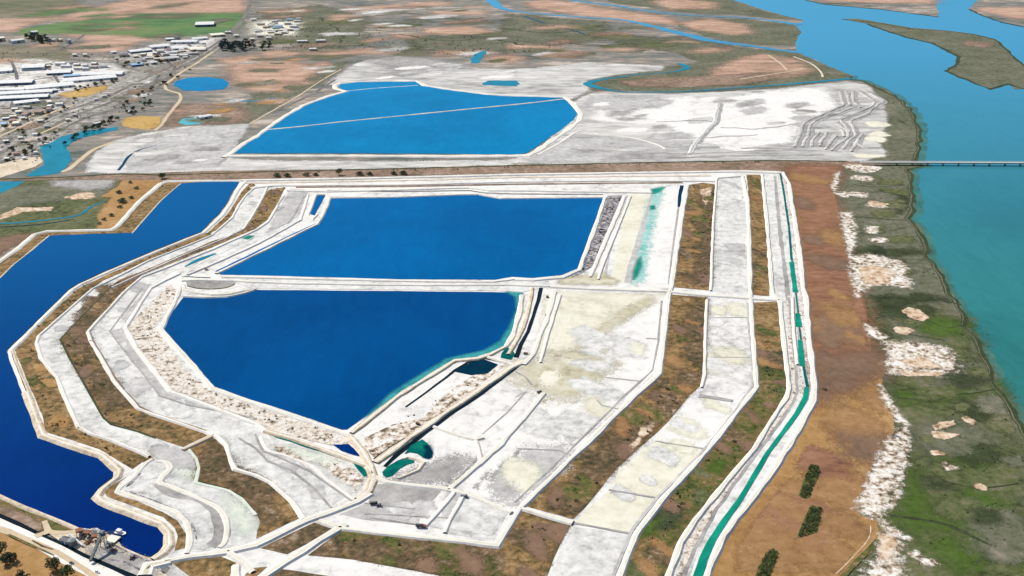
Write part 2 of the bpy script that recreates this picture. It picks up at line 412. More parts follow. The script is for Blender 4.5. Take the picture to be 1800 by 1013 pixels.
# far farmland, top left
soft("farmland", [(-200,-60),(60,-60),(140,14),(110,32),(40,34),(-200,36)], "olive_field", 1, 60)
soft("farmland", [(40,50),(120,38),(225,23),(428,22),(424,45),(410,58),(300,66),(225,68),(170,66),(135,60),(30,60)], "green_field", 1, 40)
soft("farmland", [(150,44),(235,40),(232,52),(160,54)], "pink_field", 2, 50, 30)
soft("farmland", [(104,35),(140,18),(225,2),(330,-20),(420,-40),(430,14),(420,22),(226,24),(130,38)], "pink_field", 2, 40)
soft("farmland", [(-200,38),(86,32),(50,45),(20,56),(-200,58)], "pink_field", 2, 40)
soft("farmland", [(128,82),(160,72),(250,70),(224,84),(212,91),(135,91)], "pink_field", 2, 40)
soft("farmland", [(110,60),(230,64),(280,70),(220,74),(150,70)], "pink_field", 2, 40)
soft("farmland", [(-100,82),(100,80),(125,95),(110,108),(-100,112)], "olive_field", 1, 40)
soft("farmland", [(58,80),(105,74),(95,80),(60,84)], "pink_field", 2, 30, 30)
soft("farmland", [(-100,104),(20,104),(60,110),(-100,113)], "pink_field", 2, 30, 30)
soft("bare_lot", [(-100,110),(60,104),(130,110),(200,112),(230,125),(218,142),(150,158),(105,168),(60,182),(20,188),(-100,190)], "pale_lot", 1, 40)
soft("bare_lot", [(190,95),(240,86),(300,70),(360,66),(410,60),(390,80),(340,100),(280,118),(225,122)], "grey_lot", 1, 50)
soft("bare_lot", [(225,95),(280,82),(320,74),(380,66),(372,84),(330,98),(290,100)], "pale_lot", 2, 50)
soft("bare_lot", [(-60,190),(60,180),(190,140),(235,125),(300,125),(250,160),(180,205),(90,250),(30,300),(-60,310)], "grey_lot", 1, 50)
soft("bare_ground", [(105,166),(150,155),(190,150),(182,160),(150,170),(118,172)], "ochre", 2, 24, 40)
soft("bare_lot", [(445,42),(470,36),(530,40),(515,62),(470,62),(445,60)], "salt_cream", 2, 60)
soft("bare_lot", [(510,20),(530,15),(530,50),(495,52)], "pink_field", 1, 50)
soft("bare_lot", [(515,70),(590,68),(630,66),(600,75),(525,78)], "pale_lot", 1, 40, 40)
# centre top: marsh plain with pale streaks
for q in ([(610,14),(700,8),(720,16),(650,22),(615,20)], [(720,4),(790,4),(785,10),(722,11)], [(760,20),(850,20),(850,25),(765,26)],
          [(655,41),(720,45),(720,51),(660,47)], [(745,50),(830,46),(860,56),(860,62),(750,60)], [(575,92),(640,86),(705,88),(700,93),(600,97)],
          [(455,92),(530,86),(535,96),(470,102)], [(440,108),(520,108),(560,122),(535,142),(500,162),(440,160),(410,140),(400,118)], [(445,112),(500,112),(548,122),(520,140),(480,150),(450,140)],
          [(585,30),(610,32),(600,40),(580,38)], [(690,60),(740,62),(735,68),(700,68)], [(900,78),(990,84),(985,92),(900,92)],
          [(860,98),(900,96),(925,103),(895,110),(860,106)], [(390,104),(450,96),(470,108),(440,116),(395,112)], [(1060,58),(1105,58),(1100,66),(1072,66)]):
    soft("bare_ground", q, "pink_field", 2, 40, 40)
for q in ([(470,20),(560,10),(640,30),(640,80),(560,84),(480,70)], [(720,64),(850,66),(960,62),(960,90),(820,88),(730,84)], [(900,26),(1060,40),(1060,70),(960,80),(880,60)]):
    soft("marsh", q, "marsh_grey", 1, 120, 50)
soft("bare_ground", [(925,4),(960,0),(1010,6),(1080,18),(1170,30),(1200,44),(1140,40),(1050,30),(940,16)], "pink_field", 2, 40)
soft("bare_ground", [(1150,6),(1180,0),(1260,8),(1250,18),(1180,18)], "pink_field", 2, 50)
soft("bare_ground", [(1195,40),(1250,32),(1310,44),(1318,56),(1290,60),(1220,50)], "pink_field", 2, 40)
# marsh and meander land between the back salt flat and the river
soft("marsh", [(1080,75),(1200,64),(1300,84),(1400,96),(1500,136),(1400,152),(1200,162),(1040,158),(1040,140),(1160,120),(1230,110),(1200,95)], "marsh_grey", 1, 50)
soft("bare_ground", [(1090,142),(1160,138),(1250,134),(1340,128),(1400,132),(1310,148),(1200,154),(1110,152)], "embankment", 5, 30)
# back salt works around the far pond
soft("salt_flat", [(575,150),(588,138),(620,114),(645,106),(700,100),(800,110),(842,120),(900,122),(940,120),(1030,110),(1165,116),(1160,124),(1080,132),(1030,142),(1035,160),(1000,176),(740,160)], "salt_far", 2, 30, 80)
soft("salt_flat", [(640,108),(700,100),(770,104),(830,116),(800,122),(700,120)], "salt_dark", 3, 60, 40)
soft("salt_flat", [(985,190),(1040,164),(1180,166),(1350,158),(1440,148),(1490,144),(1525,150),(1552,178),(1560,215),(1540,245),(1560,270),(1520,284),(1300,288),(1000,290),(880,286),(960,262)], "salt_far", 4, 20, 100)
soft("salt_flat", [(1050,196),(1160,190),(1180,168),(1260,176),(1370,158),(1450,154),(1470,190),(1400,215),(1395,250),(1300,262),(1230,250),(1180,222),(1080,216),(1040,210)], "salt_pure", 5, 60, 80)
soft("salt_flat", [(1040,168),(1160,168),(1160,190),(1060,192),(1030,188)], "salt_grey", 5, 30, 40)
soft("salt_flat", [(960,260),(1020,238),(1160,252),(1200,275),(1080,286),(930,284)], "salt_grey", 5, 50, 60)
soft("salt_flat", [(150,302),(165,270),(200,248),(258,234),(330,223),(437,218),(410,268),(385,276),(450,282),(700,284),(900,282),(900,290),(640,298),(380,302),(215,306)], "salt_far", 2, 20, 90)
soft("salt_flat", [(275,235),(330,225),(437,219),(405,266),(380,294),(228,302),(222,285),(250,260)], "salt_grey", 3, 24, 60)
soft("salt_flat", [(165,285),(215,270),(205,300),(150,304)], "salt_far", 3, 20, 30)
ribbon("ditch", [(208,300),(216,290),(226,276),(245,264),(275,256)], [5,5,5,4,2], "navy_ditch", 4, True)
ribbon("dirt_road", [(108,303),(122,297),(138,284),(155,270),(172,260),(200,250)], 9, "road_cream", 4, True)
soft("marsh", [(445,168),(500,150),(545,120),(610,108),(600,122),(560,148),(500,176),(430,220),(420,214)], "marsh_grey", 1, 30)
soft("farmland", [(310,185),(420,182),(440,205),(420,216),(330,220),(290,224)], "embankment", 1, 50)
# left: creek country below the railway
soft("marsh", [(-120,320),(60,316),(215,312),(225,330),(180,372),(172,404),(60,416),(0,440),(-120,470)], "marsh_green", 1, 14, 60)
soft("marsh", [(-120,340),(60,326),(200,316),(190,345),(100,352),(-60,380)], "marsh_grey", 2, 40, 50)
soft("bare_ground", [(90,318),(205,314),(190,330),(150,335),(95,326)], "salt_dark", 3, 24, 40)
soft("salt_patch", [(120,343),(165,340),(165,346),(145,350),(125,349)], "crust_tan", 4, 10, 30)
soft("salt_patch", [(-30,390),(18,372),(30,365),(60,366),(94,364),(90,371),(40,373),(24,380),(0,386)], "crust_tan", 4, 8, 40)
ribbon("creek", [(-60,395),(30,392),(100,385),(140,378),(160,364),(185,354)], [5,5,5,5,4,2], "creek", 4, True)
ribbon("creek", [(-60,402),(60,396),(130,386)], [3,3,2], "black_ditch", 4, True)
soft("bare_ground", [(218,312),(287,312),(268,338),(207,402),(172,402),(172,376),(196,348),(178,346),(205,330)], "tan_field", 3, 12, 60)
soft("marsh", [(-40,430),(30,412),(60,410),(40,425),(-40,470)], "field_shade", 2, 16)
# railway land
soft("embankment", [(-200,320),(110,311),(370,301),(640,298),(900,291),(1100,286),(1350,282),(1480,284),(1560,290),(1470,292),(1370,302),(1100,303),(900,306),(700,310),(430,317),(290,317),(110,316),(-200,326)], "embankment", 4, 8, 110)
# river marsh, right
patch("marsh", [(1470,284),(1612,286),(1625,291),(1600,299),(1604,314),(1607,353),(1607,370),(1597,385),(1617,400),(1630,433),(1635,453),(1655,478),(1667,510),(1696,549),(1703,576),(1721,601),(1736,631),(1751,656),(1756,686),(1776,706),(1789,739),(1801,750),(1840,830),(1960,1080),(1480,1080),(1520,960),(1570,760),(1540,640),(1510,520),(1480,400),(1462,320)], "marsh_grey", 3, 4, 8)
soft("marsh", [(1530,540),(1600,530),(1680,560),(1730,660),(1770,740),(1900,1080),(1520,1080),(1560,940),(1600,780),(1560,700),(1550,640)], "marsh_green", 4, 90, 90)
for q in ([(1580,690),(1660,690),(1755,675),(1755,690),(1660,702),(1590,708)], [(1670,780),(1740,790),(1720,815),(1660,805)], [(1600,830),(1640,900),(1580,940),(1590,870)],
          [(1580,890),(1680,920),(1800,975),(1800,990),(1680,935),(1570,912)], [(1640,560),(1700,570),(1690,590),(1600,585)], [(1560,900),(1620,905),(1660,930),(1590,930)], [(1700,860),(1760,880),(1740,910),(1690,890)], [(1660,940),(1720,980),(1700,1010),(1640,970)]):
    soft("marsh", q, "marsh_bright", 5, 34, 50)
for q in ([(1530,522),(1660,524),(1670,530),(1540,530)], [(1500,438),(1630,440),(1630,446),(1500,446)], [(1590,335),(1598,356),(1582,376),(1572,362)], [(1625,840),(1670,850),(1680,860),(1630,858)], [(1600,600),(1545,580),(1570,592)], [(1560,520),(1600,560),(1540,560)], [(1690,700),(1740,720),(1720,740),(1680,720)]):
    soft("marsh", q, "marsh_dark", 5, 22, 40)
for q in ([(1640,640),(1720,640),(1740,690),(1650,680)], [(1600,760),(1700,740),(1760,780),(1640,800)], [(1700,900),(1800,900),(1830,980),(1720,960)], [(1560,560),(1640,600),(1600,620)]):
    soft("marsh", q, "marsh_grey", 5, 60, 50)
for q, wd in (([(1500,440),(1540,443),(1590,441),(1632,446)],3), ([(1530,527),(1580,524),(1640,528),(1690,536)],3), ([(1580,700),(1640,703),(1700,692),(1756,686)],2.4), ([(1560,905),(1620,913),(1680,930),(1740,958),(1810,990)],3), ([(1480,380),(1530,384),(1590,388)],2),
          ([(1620,560),(1660,575),(1700,572)],1.6), ([(1650,780),(1690,790),(1730,782),(1790,800)],1.6), ([(1500,325),(1540,330),(1590,326)],1.8), ([(1640,830),(1665,848),(1720,858),(1790,850)],1.8), ([(1530,560),(1560,580),(1600,590),(1660,600)],1.6)):
    ribbon("tidal_creek", q, wd, "marsh_dark", 6, True, 4, .6)

ribbon("hedge_bank", [(-60,319),(0,316),(110,312),(212,306),(290,308.5),(450,303),(640,298.5),(900,292),(1100,287),(1350,282.5),(1490,284)], 5, "marsh_dark", 6, False, 1.5, .6)
# ------------------------------------------------------------------ river
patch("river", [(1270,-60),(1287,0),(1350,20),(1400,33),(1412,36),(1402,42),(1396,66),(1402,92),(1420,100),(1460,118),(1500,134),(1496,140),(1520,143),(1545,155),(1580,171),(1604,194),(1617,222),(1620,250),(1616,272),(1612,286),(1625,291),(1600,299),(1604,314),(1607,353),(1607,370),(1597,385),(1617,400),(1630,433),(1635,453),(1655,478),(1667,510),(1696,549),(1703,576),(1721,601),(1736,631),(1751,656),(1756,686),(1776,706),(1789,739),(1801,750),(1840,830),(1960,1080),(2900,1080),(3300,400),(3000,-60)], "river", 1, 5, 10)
patch("island", [(1345,88),(1400,93),(1420,101),(1460,119),(1500,134),(1494,139),(1440,146),(1350,153),(1250,140)], "marsh_grey", 3, 3)
patch("island", [(1190,45),(1240,33),(1300,33),(1350,38),(1396,44),(1408,56),(1395,80),(1340,80),(1290,74),(1240,64)], "marsh_grey", 3, 4)
patch("island", [(1080,6),(1150,14),(1230,24),(1300,26),(1350,32),(1412,36),(1350,21),(1290,1),(1260,-30),(1000,-30)], "marsh_grey", 3, 4)
patch("island", [(1500,148),(1528,146),(1560,159),(1590,182),(1610,212),(1617,250),(1610,282),(1500,284)], "marsh_grey", 3, 3)
soft("bare_ground", [(1195,40),(1250,34),(1310,44),(1320,58),(1290,62),(1220,52)], "pink_field", 4, 40)
soft("bare_ground", [(1150,4),(1180,-4),(1260,6),(1250,16),(1180,16)], "pink_field", 4, 50)
soft("bare_ground", [(1255,122),(1300,104),(1340,95),(1400,105),(1430,125),(1380,138),(1310,140),(1250,132)], "pink_field", 4, 36)
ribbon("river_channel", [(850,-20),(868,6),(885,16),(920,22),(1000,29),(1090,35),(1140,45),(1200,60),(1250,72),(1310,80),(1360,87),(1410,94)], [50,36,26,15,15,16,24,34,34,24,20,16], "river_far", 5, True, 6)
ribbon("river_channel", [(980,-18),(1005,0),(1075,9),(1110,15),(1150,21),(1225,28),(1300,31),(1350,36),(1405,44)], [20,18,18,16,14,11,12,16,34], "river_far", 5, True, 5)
patch("island", [(1330,-60),(1390,-20),(1417,0),(1450,8),(1500,13),(1550,17),(1600,24),(1650,30),(1650,20),(1647,14),(1640,-20),(1640,-60)], "far_plain", 5, 6)
patch("island", [(1720,-60),(1718,0),(1704,16),(1712,22),(1725,26),(1762,39),(1800,47),(1900,60),(2100,40),(2100,-60)], "far_plain", 5, 6)
patch("island", [(1480,34),(1505,33),(1550,40),(1600,49),(1625,51),(1662,54),(1712,60),(1750,69),(1770,87),(1787,105),(1802,116),(1860,140),(1850,165),(1800,157),(1782,157),(1772,147),(1762,150),(1740,157),(1725,152),(1687,135),(1662,124),(1682,115),(1685,100),(1662,87),(1637,75),(1600,67),(1562,55),(1525,42)], "marsh_grey", 5, 5)
soft("bare_ground", [(1700,72),(1745,76),(1730,84),(1695,80)], "embankment", 6, 40, 30)
soft("bare_ground", [(1440,-30),(1560,-10),(1640,-20),(1640,6),(1540,6),(1450,2)], "pink_field", 6, 60, 40)
soft("bare_ground", [(1720,14),(1800,14),(1900,30),(1900,40),(1790,34),(1725,20)], "pink_field", 6, 40, 40)
# meander loop and creeks beyond the railway
ribbon("creek", [(1495,138),(1440,144),(1350,151),(1200,161),(1100,162),(1062,157),(1036,150),(1040,144),(1075,138),(1120,132),(1180,127),(1204,122),(1204,116),(1190,112)], [16,14,9,7,9,14,20,18,8,6,7,16,18,6], "creek", 6, True, 3)
ribbon("creek", [(836,112),(838,102),(846,94),(852,90)], [18,26,20,8], "creek", 4, True, 3)
patch("pond_water", [(848,147),(858,142),(905,142),(915,148),(908,152),(870,151),(850,150)], "creek", 4, 3)
patch("pond_water", [(303,150),(312,142),(330,137),(365,136),(392,139),(402,148),(392,158),(350,161),(322,159)], "pond_far", 4, 4)
patch("creek", [(88,252),(110,240),(148,230),(175,228),(207,223),(206,229),(165,238),(135,245),(118,258),(122,268),(126,281),(114,296),(104,305),(74,309),(44,310),(62,300),(77,290),(75,276),(70,258)], "creek", 4, 2)
patch("creek", [(-80,330),(0,320),(45,319),(30,328),(0,341),(-80,356)], "creek", 4, 2)
soft("salt_flat", [(-80,306),(0,289),(55,277),(70,277),(76,284),(62,294),(0,313),(-80,326)], "levee_beige", 5, 6, 50)
ribbon("creek", [(400,176),(440,178),(490,172)], [10,8,5], "creek", 3, True, 2)
soft("bare_ground", [(214,216),(222,207),(250,204),(283,206),(280,222),(262,228),(230,226),(216,222)], "ochre", 3, 10, 40)
patch("pond_water", [(313,216),(322,209),(345,207),(356,212),(350,219),(326,221)], "cyan_pool", 4, 2)
soft("salt_patch", [(322,207),(350,202),(378,203),(372,211),(352,214),(330,212)], "salt_far", 3, 14, 30)

# roads and the railway through town
ribbon("road", [(-60,296),(40,250),(120,208),(190,182),(250,153),(300,127),(345,104),(385,78),(415,52),(432,24),(442,0),(452,-40)], 11, "ballast", 3, True)
ribbon("road", [(-60,275),(0,252),(90,205),(150,184),(200,165),(250,140),(300,118),(350,95),(395,66),(420,40)], 10, "ballast", 3, True)
ribbon("road", [(-60,318),(30,272),(100,232),(150,208),(220,185),(270,158),(290,140)], 8, "ballast", 3, True)
ribbon("dirt_road", [(-60,262),(0,240),(60,212),(100,195),(131,184)], 6, "road_cream", 4, True)
ribbon("dirt_road", [(-40,248),(0,232),(40,210),(80,193)], 6, "road_cream", 4, True)
ribbon("dirt_road", [(40,253),(70,236),(110,218)], 5, "road_cream", 4, True)
ribbon("dirt_road", [(376,91),(360,101),(345,112),(320,127),(300,142),(291,150),(293,158),(306,162),(316,166),(317,176),(306,190),(294,205),(284,220),(272,230)], 7, "road_cream", 5, True)
ribbon("dirt_road", [(460,205),(540,170),(590,140)], 7, "ballast", 3, True)
ribbon("dirt_road", [(440,218),(470,200),(520,172),(560,145),(600,122)], 4, "road_cream", 4, True)
ribbon("ditch", [(922,29),(960,42),(1000,52),(1032,61)], 9, "black_ditch", 3, True, 2)
ribbon("track", [(1350,97),(1372,112),(1383,124)], 5, "road_cream", 6, True)
ribbon("track", [(1395,100),(1425,112),(1442,126),(1446,136)], 5, "levee_beige", 6, True)
ribbon("track", [(1300,140),(1350,132),(1400,124),(1410,120)], 5, "road_cream", 6, True)

# far pond, its dike and the levees of the back works
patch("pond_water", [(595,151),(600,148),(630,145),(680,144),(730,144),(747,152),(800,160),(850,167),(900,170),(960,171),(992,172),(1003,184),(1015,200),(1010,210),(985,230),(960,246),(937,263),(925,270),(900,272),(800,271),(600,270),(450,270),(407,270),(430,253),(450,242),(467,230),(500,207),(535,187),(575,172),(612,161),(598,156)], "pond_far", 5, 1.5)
levee([(468,228),(530,222),(600,214),(680,206),(760,198),(850,189),(930,181),(990,174)], 5.5, .6, "salt_grey", True, .5)
levee([(610,160),(660,155),(735,150)], 3, .4, "salt_mid", True, .5)
levee([(392,276),(404,270),(430,250),(448,241),(464,229),(498,205),(532,185),(575,169),(608,160),(590,155),(588,150),(600,144),(660,142),(732,142),(748,150),(800,158),(860,165),(920,168),(992,170),(1008,182),(1022,200),(1018,212),(992,232),(968,248),(944,265),(926,273),(800,274),(600,273),(400,273)], [8]*19+[9]*4+[12]*4+[8]*4, 1.2, "road_white", False, 1.0)
ribbon("road", [(382,290),(398,278),(425,258),(450,240)], 6, "salt_dark", 4)
levee([(945,272),(985,250),(1012,232),(1030,228)], 5, .8, "road_white", True)
levee([(1020,234),(1100,240),(1150,252),(1170,262)], 4, .6, "road_white", True)
for q, wd in (([(1398,258),(1405,240),(1417,214),(1440,203),(1470,190),(1482,183),(1480,172),(1478,160)], 6), ([(1469,216),(1490,204),(1514,194),(1537,181),(1522,168),(1505,158)], 6),
          ([(1485,262),(1492,248),(1503,237),(1500,225),(1497,213),(1510,205),(1523,199),(1546,182),(1552,178),(1538,168),(1520,158)], 6),
          ([(1462,264),(1476,252),(1489,243),(1490,230),(1480,222),(1469,215)], 6), ([(1410,258),(1420,240),(1428,216),(1448,206),(1480,196),(1510,185)], 5),
          ([(1488,160),(1491,172),(1494,184)], 7), ([(1500,162),(1500,176),(1512,188)], 6), ([(1430,224),(1460,222),(1480,228),(1484,240)], 5),
          ([(1440,232),(1430,244),(1425,256)], 5), ([(1455,232),(1446,244),(1440,256)], 5), ([(1470,238),(1460,250),(1452,262)], 5), ([(1500,250),(1520,258),(1545,258)], 5),
          ([(1515,235),(1505,250),(1498,266)], 6), ([(1495,200),(1478,208),(1486,220),(1494,232)], 5)):
    levee(q, wd*.6, 1.3, "salt_far", True, 3)
    ribbon("ditch", [(x+6, y+2.5) for x, y in q], wd*.9, "salt_dark", 7, True, 3)
levee([(1263,180),(1257,212),(1240,232),(1222,252),(1212,270)], 6, 1.2, "salt_mid", True, 2)
ribbon("ditch", [(1268,182),(1262,213),(1245,233),(1228,253)], 7, "salt_dark", 7, True, 2)
for q in ([(1150,215),(1230,212),(1255,214)], [(1180,245),(1240,242),(1330,238)], [(1300,262),(1400,262)], [(1270,225),(1340,226),(1400,218)], [(1000,262),(1180,270),(1390,264)], [(1050,280),(1250,276),(1450,272)]):
    ribbon("track", q, 6, "salt_dark", 7, True, 8, .6)
for q in ([(1530,214),(1545,216),(1563,219),(1562,222),(1545,223),(1528,222)], [(1530,232),(1558,234),(1556,237),(1532,240)], [(1526,242),(1552,241),(1548,246),(1528,250)], [(1500,276),(1530,272),(1548,272),(1540,278)]):
    soft("salt_patch", q, "salt_cream", 6, 8, 30)

# ------------------------------------------------------------------ left pond
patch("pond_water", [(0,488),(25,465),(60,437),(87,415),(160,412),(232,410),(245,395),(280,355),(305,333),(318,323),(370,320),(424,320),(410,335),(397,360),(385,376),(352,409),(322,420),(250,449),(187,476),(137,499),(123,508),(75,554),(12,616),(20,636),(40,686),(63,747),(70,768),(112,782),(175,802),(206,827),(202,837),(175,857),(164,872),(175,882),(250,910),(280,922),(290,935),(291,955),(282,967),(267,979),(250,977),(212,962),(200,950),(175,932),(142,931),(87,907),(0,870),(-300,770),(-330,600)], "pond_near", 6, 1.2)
patch("berm", [(-40,520),(0,488),(25,465),(60,437),(87,415),(160,412),(232,410),(245,395),(280,355),(305,333),(318,323),(370,320),(424,320),(424,317),(296,318),(283,323),(245,354),(207,398),(195,404),(82,406),(60,411),(27,439),(0,457),(-40,480)], "brown_grass", 7, .8)
levee([(-60,500),(0,457),(27,439),(60,411),(82,405.5),(140,404),(195,403),(207,396),(245,353),(282,322),(295,318),(360,317),(425,316.5)], 4.5, 1.6, "road_white")
ribbon("ditch", [(-60,510),(3,463),(28,444),(63,415)], 2.5, "dark_grass", 8)
ribbon("ditch", [(212,399),(248,357),(286,325)], 2.5, "dark_grass", 8)
levee([(-60,522),(0,488),(25,464),(87,414)], 1.6, .4, "levee_beige", False, .6)
levee([(232,410),(245,395),(280,355),(305,333),(318,322.5)], 1.6, .4, "levee_beige", False, .6)

ribbon("road", [(-60,286),(30,244),(110,205),(190,174),(250,146),(300,122),(350,99),(395,70)], 5, "grey_lot", 4, True)
ribbon("road", [(-60,306),(50,256),(130,214),(200,186),(260,158),(310,131),(360,103),(385,84)], 4, "grey_lot", 4, True)
for q in ([(-40,156),(60,156),(110,150)], [(-40,166),(60,165),(110,158)], [(-40,143),(60,140),(110,132)], [(20,108),(30,140),(20,190)], [(80,112),(100,140),(110,160)], [(230,120),(280,108),(340,98)], [(270,86),(290,104),(310,122)], [(330,74),(340,90),(352,100)], [(0,100),(60,96),(110,86),(150,60)]):
    ribbon("street", q, 7, "asphalt", 4, True)
for q in ([(640,30),(720,24),(800,34),(860,30)], [(700,60),(780,72),(860,68),(920,80)], [(500,84),(600,80),(720,86),(840,94)], [(560,30),(600,60),(590,96)], [(960,70),(1040,80),(1120,76)], [(880,50),(960,58),(1040,54),(1100,66)]):
    ribbon("tidal_creek", q, 7, "marsh_dark", 3, True, 12, .7)

PL = [(450,10),(860,10),(880,60),(1000,90),(1000,116),(860,112),(700,98),(560,110),(450,80)]
blotches("plain_patch", PL, ["marsh_grey","olive_field","pink_field","salt_far","marsh_green","embankment","pale_lot"], 60, 46, 3, 71, .45)
blotches("plain_patch", [(400,104),(560,100),(600,120),(520,170),(430,215),(300,225),(290,190),(400,170)], ["marsh_grey","pink_field","olive_field","tan_field","pale_lot"], 26, 26, 4, 72, .5)
blotches("plain_patch", [(0,190),(190,140),(330,105),(300,150),(180,210),(60,285),(0,290)], ["olive_field","marsh_grey","pale_lot","grey_lot","embankment"], 40, 20, 3, 73, .6)
blotches("plain_patch", [(0,-20),(410,-20),(420,60),(240,86),(130,96),(0,100)], ["olive_field","pink_field","green_field","marsh_grey"], 24, 60, 3, 74, .4)
blotches("plain_patch", [(910,30),(1180,50),(1320,88),(1200,100),(1060,104),(900,100)], ["marsh_green","pink_field","marsh_grey","embankment","olive_field"], 34, 40, 4, 75, .45)
blotches("salt_flat", [(990,200),(1050,166),(1440,150),(1480,190),(1400,270),(1000,285)], ["salt_grey","salt_far","salt_pure","salt_dark"], 40, 26, 6, 76, .5)
blotches("salt_flat", [(230,240),(430,222),(390,285),(230,300)], ["salt_far","salt_grey","salt_dark"], 16, 22, 5, 77, .5)
blotches("salt_flat", [(600,120),(700,104),(900,120),(930,140),(740,140),(600,142)], ["salt_pure","salt_grey","salt_far"], 16, 30, 4, 78, .4)

BANK = [(1500,134),(1496,140),(1520,143),(1545,155),(1580,171),(1604,194),(1617,222),(1620,250),(1616,272),(1612,286),(1625,291),(1600,299),(1604,314),(1607,353),(1607,370),(1597,385),(1617,400),(1630,433),(1635,453),(1655,478),(1667,510),(1696,549),(1703,576),(1721,601),(1736,631),(1751,656),(1756,686),(1776,706),(1789,739),(1801,750),(1840,830),(1900,960)]
for i, s0 in enumerate((-14, -5, 4, 13)):      # ragged fringe of reeds and mud along the waterline
    ribbon("mud_bank", [(x-4+s0*.18, y) for x, y in BANK], 4.5-.6*i, ("marsh_dark","marsh_grey","marsh_dark","marsh_dark")[i], 5, False, 3.5+i, .9)
ribbon("shallow_water", [(x+5, y) for x, y in BANK], 12, "river_shoal", 2, False, 4, .9)
ribbon("mud_bank", [(1480,34),(1550,42),(1600,51),(1662,55),(1712,61),(1750,70),(1770,88),(1787,106),(1802,117)], 7, "marsh_dark", 6, False, 3, .8)
ribbon("mud_bank", [(1800,157),(1772,148),(1740,157),(1687,136),(1662,125),(1682,114),(1685,100),(1662,88),(1637,76),(1600,68),(1562,56),(1525,43)], 8, "marsh_dark", 6, False, 3, .8)
ribbon("mud_bank", [(1417,1),(1450,8),(1550,17),(1650,30)], 8, "marsh_dark", 6, False, 3, .8)
ribbon("mud_bank", [(1704,17),(1725,27),(1762,40),(1800,48)], 8, "marsh_dark", 6, False, 3, .8)
LEVEE_BASE[0] = 0.65
# ------------------------------------------------------------------ the main salt works: white floor
patch("salt_flat", [(424,316),(700,311),(900,306),(1100,303),(1300,300),(1378,302),(1387,320),(1397,380),(1406,440),(1414,506),(1420,521),(1425,594),(1431,640),(1435,681),(1432,704),(1407,757),(1352,842),(1277,940),(1240,1000),(1215,1080),(240,1080),(300,1000),(268,980),(290,968),(299,957),(298,935),(285,920),(252,907),(178,880),(166,873),(177,858),(205,838),(209,827),(178,799),(112,779),(73,764),(67,747),(42,686),(23,636),(15,616),(78,554),(126,508),(140,500),(190,477),(253,450),(326,421),(356,409),(388,376),(400,360),(413,335)], "salt", 8, .6)
W1 = [(470,326),(500,326),(497,332),(472,338),(455,360),(450,372),(430,402),(400,416),(325,446),(245,481),(200,505),(190,508),(104,599),(118,624),(150,681),(180,734),(195,747),(241,759),(275,771),(325,788),(340,805),(347,820),(345,848),(400,860),(425,875),(447,900),(456,925),(450,950),(400,968),(330,972),(328,940),(312,915),(287,900),(212,866),(212,848),(255,815),(275,810),(262,800),(200,773),(158,760),(138,748),(125,721),(100,661),(72,626),(65,602),(68,590),(160,508),(215,478),(335,428),(408,380),(432,342)]
patch("salt_flat", W1, "salt_mid", 9, .6)
W2 = [(510,332),(535,334),(545,340),(530,385),(505,398),(455,425),(400,450),(300,480),(266,506),(221,574),(301,686),(330,697),(450,742),(468,758),(470,770),(505,795),(560,815),(620,860),(600,880),(533,910),(512,880),(475,845),(412,822),(405,800),(362,757),(263,724),(243,716),(200,666),(160,596),(155,582),(220,511),(250,485),(375,435),(450,403),(470,388),(487,360)]
patch("salt_flat", W2, "salt_mid", 9, .6)
soft("salt_flat", [(195,583),(255,512),(266,506),(221,574),(301,686),(330,697),(450,742),(451,736),(330,713),(281,697)], "salt_grey", 10, 4, 90)
soft("salt_flat", [(400,770),(440,765),(470,815),(540,860),(590,890),(535,908),(470,840),(415,820)], "salt_mid", 10, 10, 50)
soft("salt_flat", [(512,335),(540,338),(525,380),(490,402),(470,410),(490,370)], "salt_grey", 10, 10, 40)
soft("salt_flat", [(258,838),(340,865),(372,888),(388,920),(390,945),(360,968),(340,966),(345,930),(330,905),(260,870),(215,850)], "salt_mid", 10, 10, 50)
ribbon("track", [(277,850),(300,868),(350,880),(378,900),(390,925),(388,948),(370,962)], [9,9,8,9,12,14,12], "salt_dark", 11, True, .8, .5)
ribbon("track", [(290,812),(302,820),(295,835),(283,848)], 4, "salt_grey", 11, True)
ribbon("ditch", [(300,823),(290,838),(285,850)], 1.2, "rubble_dark", 12, True)
ribbon("ditch", [(247,833),(232,850),(222,858)], [1.5,3,1], "rubble_dark", 12, True)
ribbon("ditch", [(228,866),(280,885),(310,900),(330,915),(341,932),(346,950)], [.8,1,1.6,2.2,2.2,1], "rubble_dark", 12, True)
levee([(268,806),(250,818),(235,838),(208,860),(218,868),(290,892),(318,906),(330,925),(334,950),(328,972)], 4, .8, "road_white", True, .4)
levee([(275,810),(292,812),(298,824),(280,846),(300,855),(350,876),(385,895),(398,920),(396,950),(385,962)], 3.5, .8, "road_white", True, .4)
levee([(330,786),(345,806),(349,822),(344,848),(402,862),(425,877),(450,905)], 2.5, .5, "salt_mint", False, .4)
soft("salt_flat", [(300,800),(335,800),(345,820),(342,845),(318,840),(300,825)], "salt_mint", 10, 12, 30)
soft("salt_flat", [(395,870),(425,885),(448,925),(430,945),(405,910)], "salt_mint", 10, 12, 30)

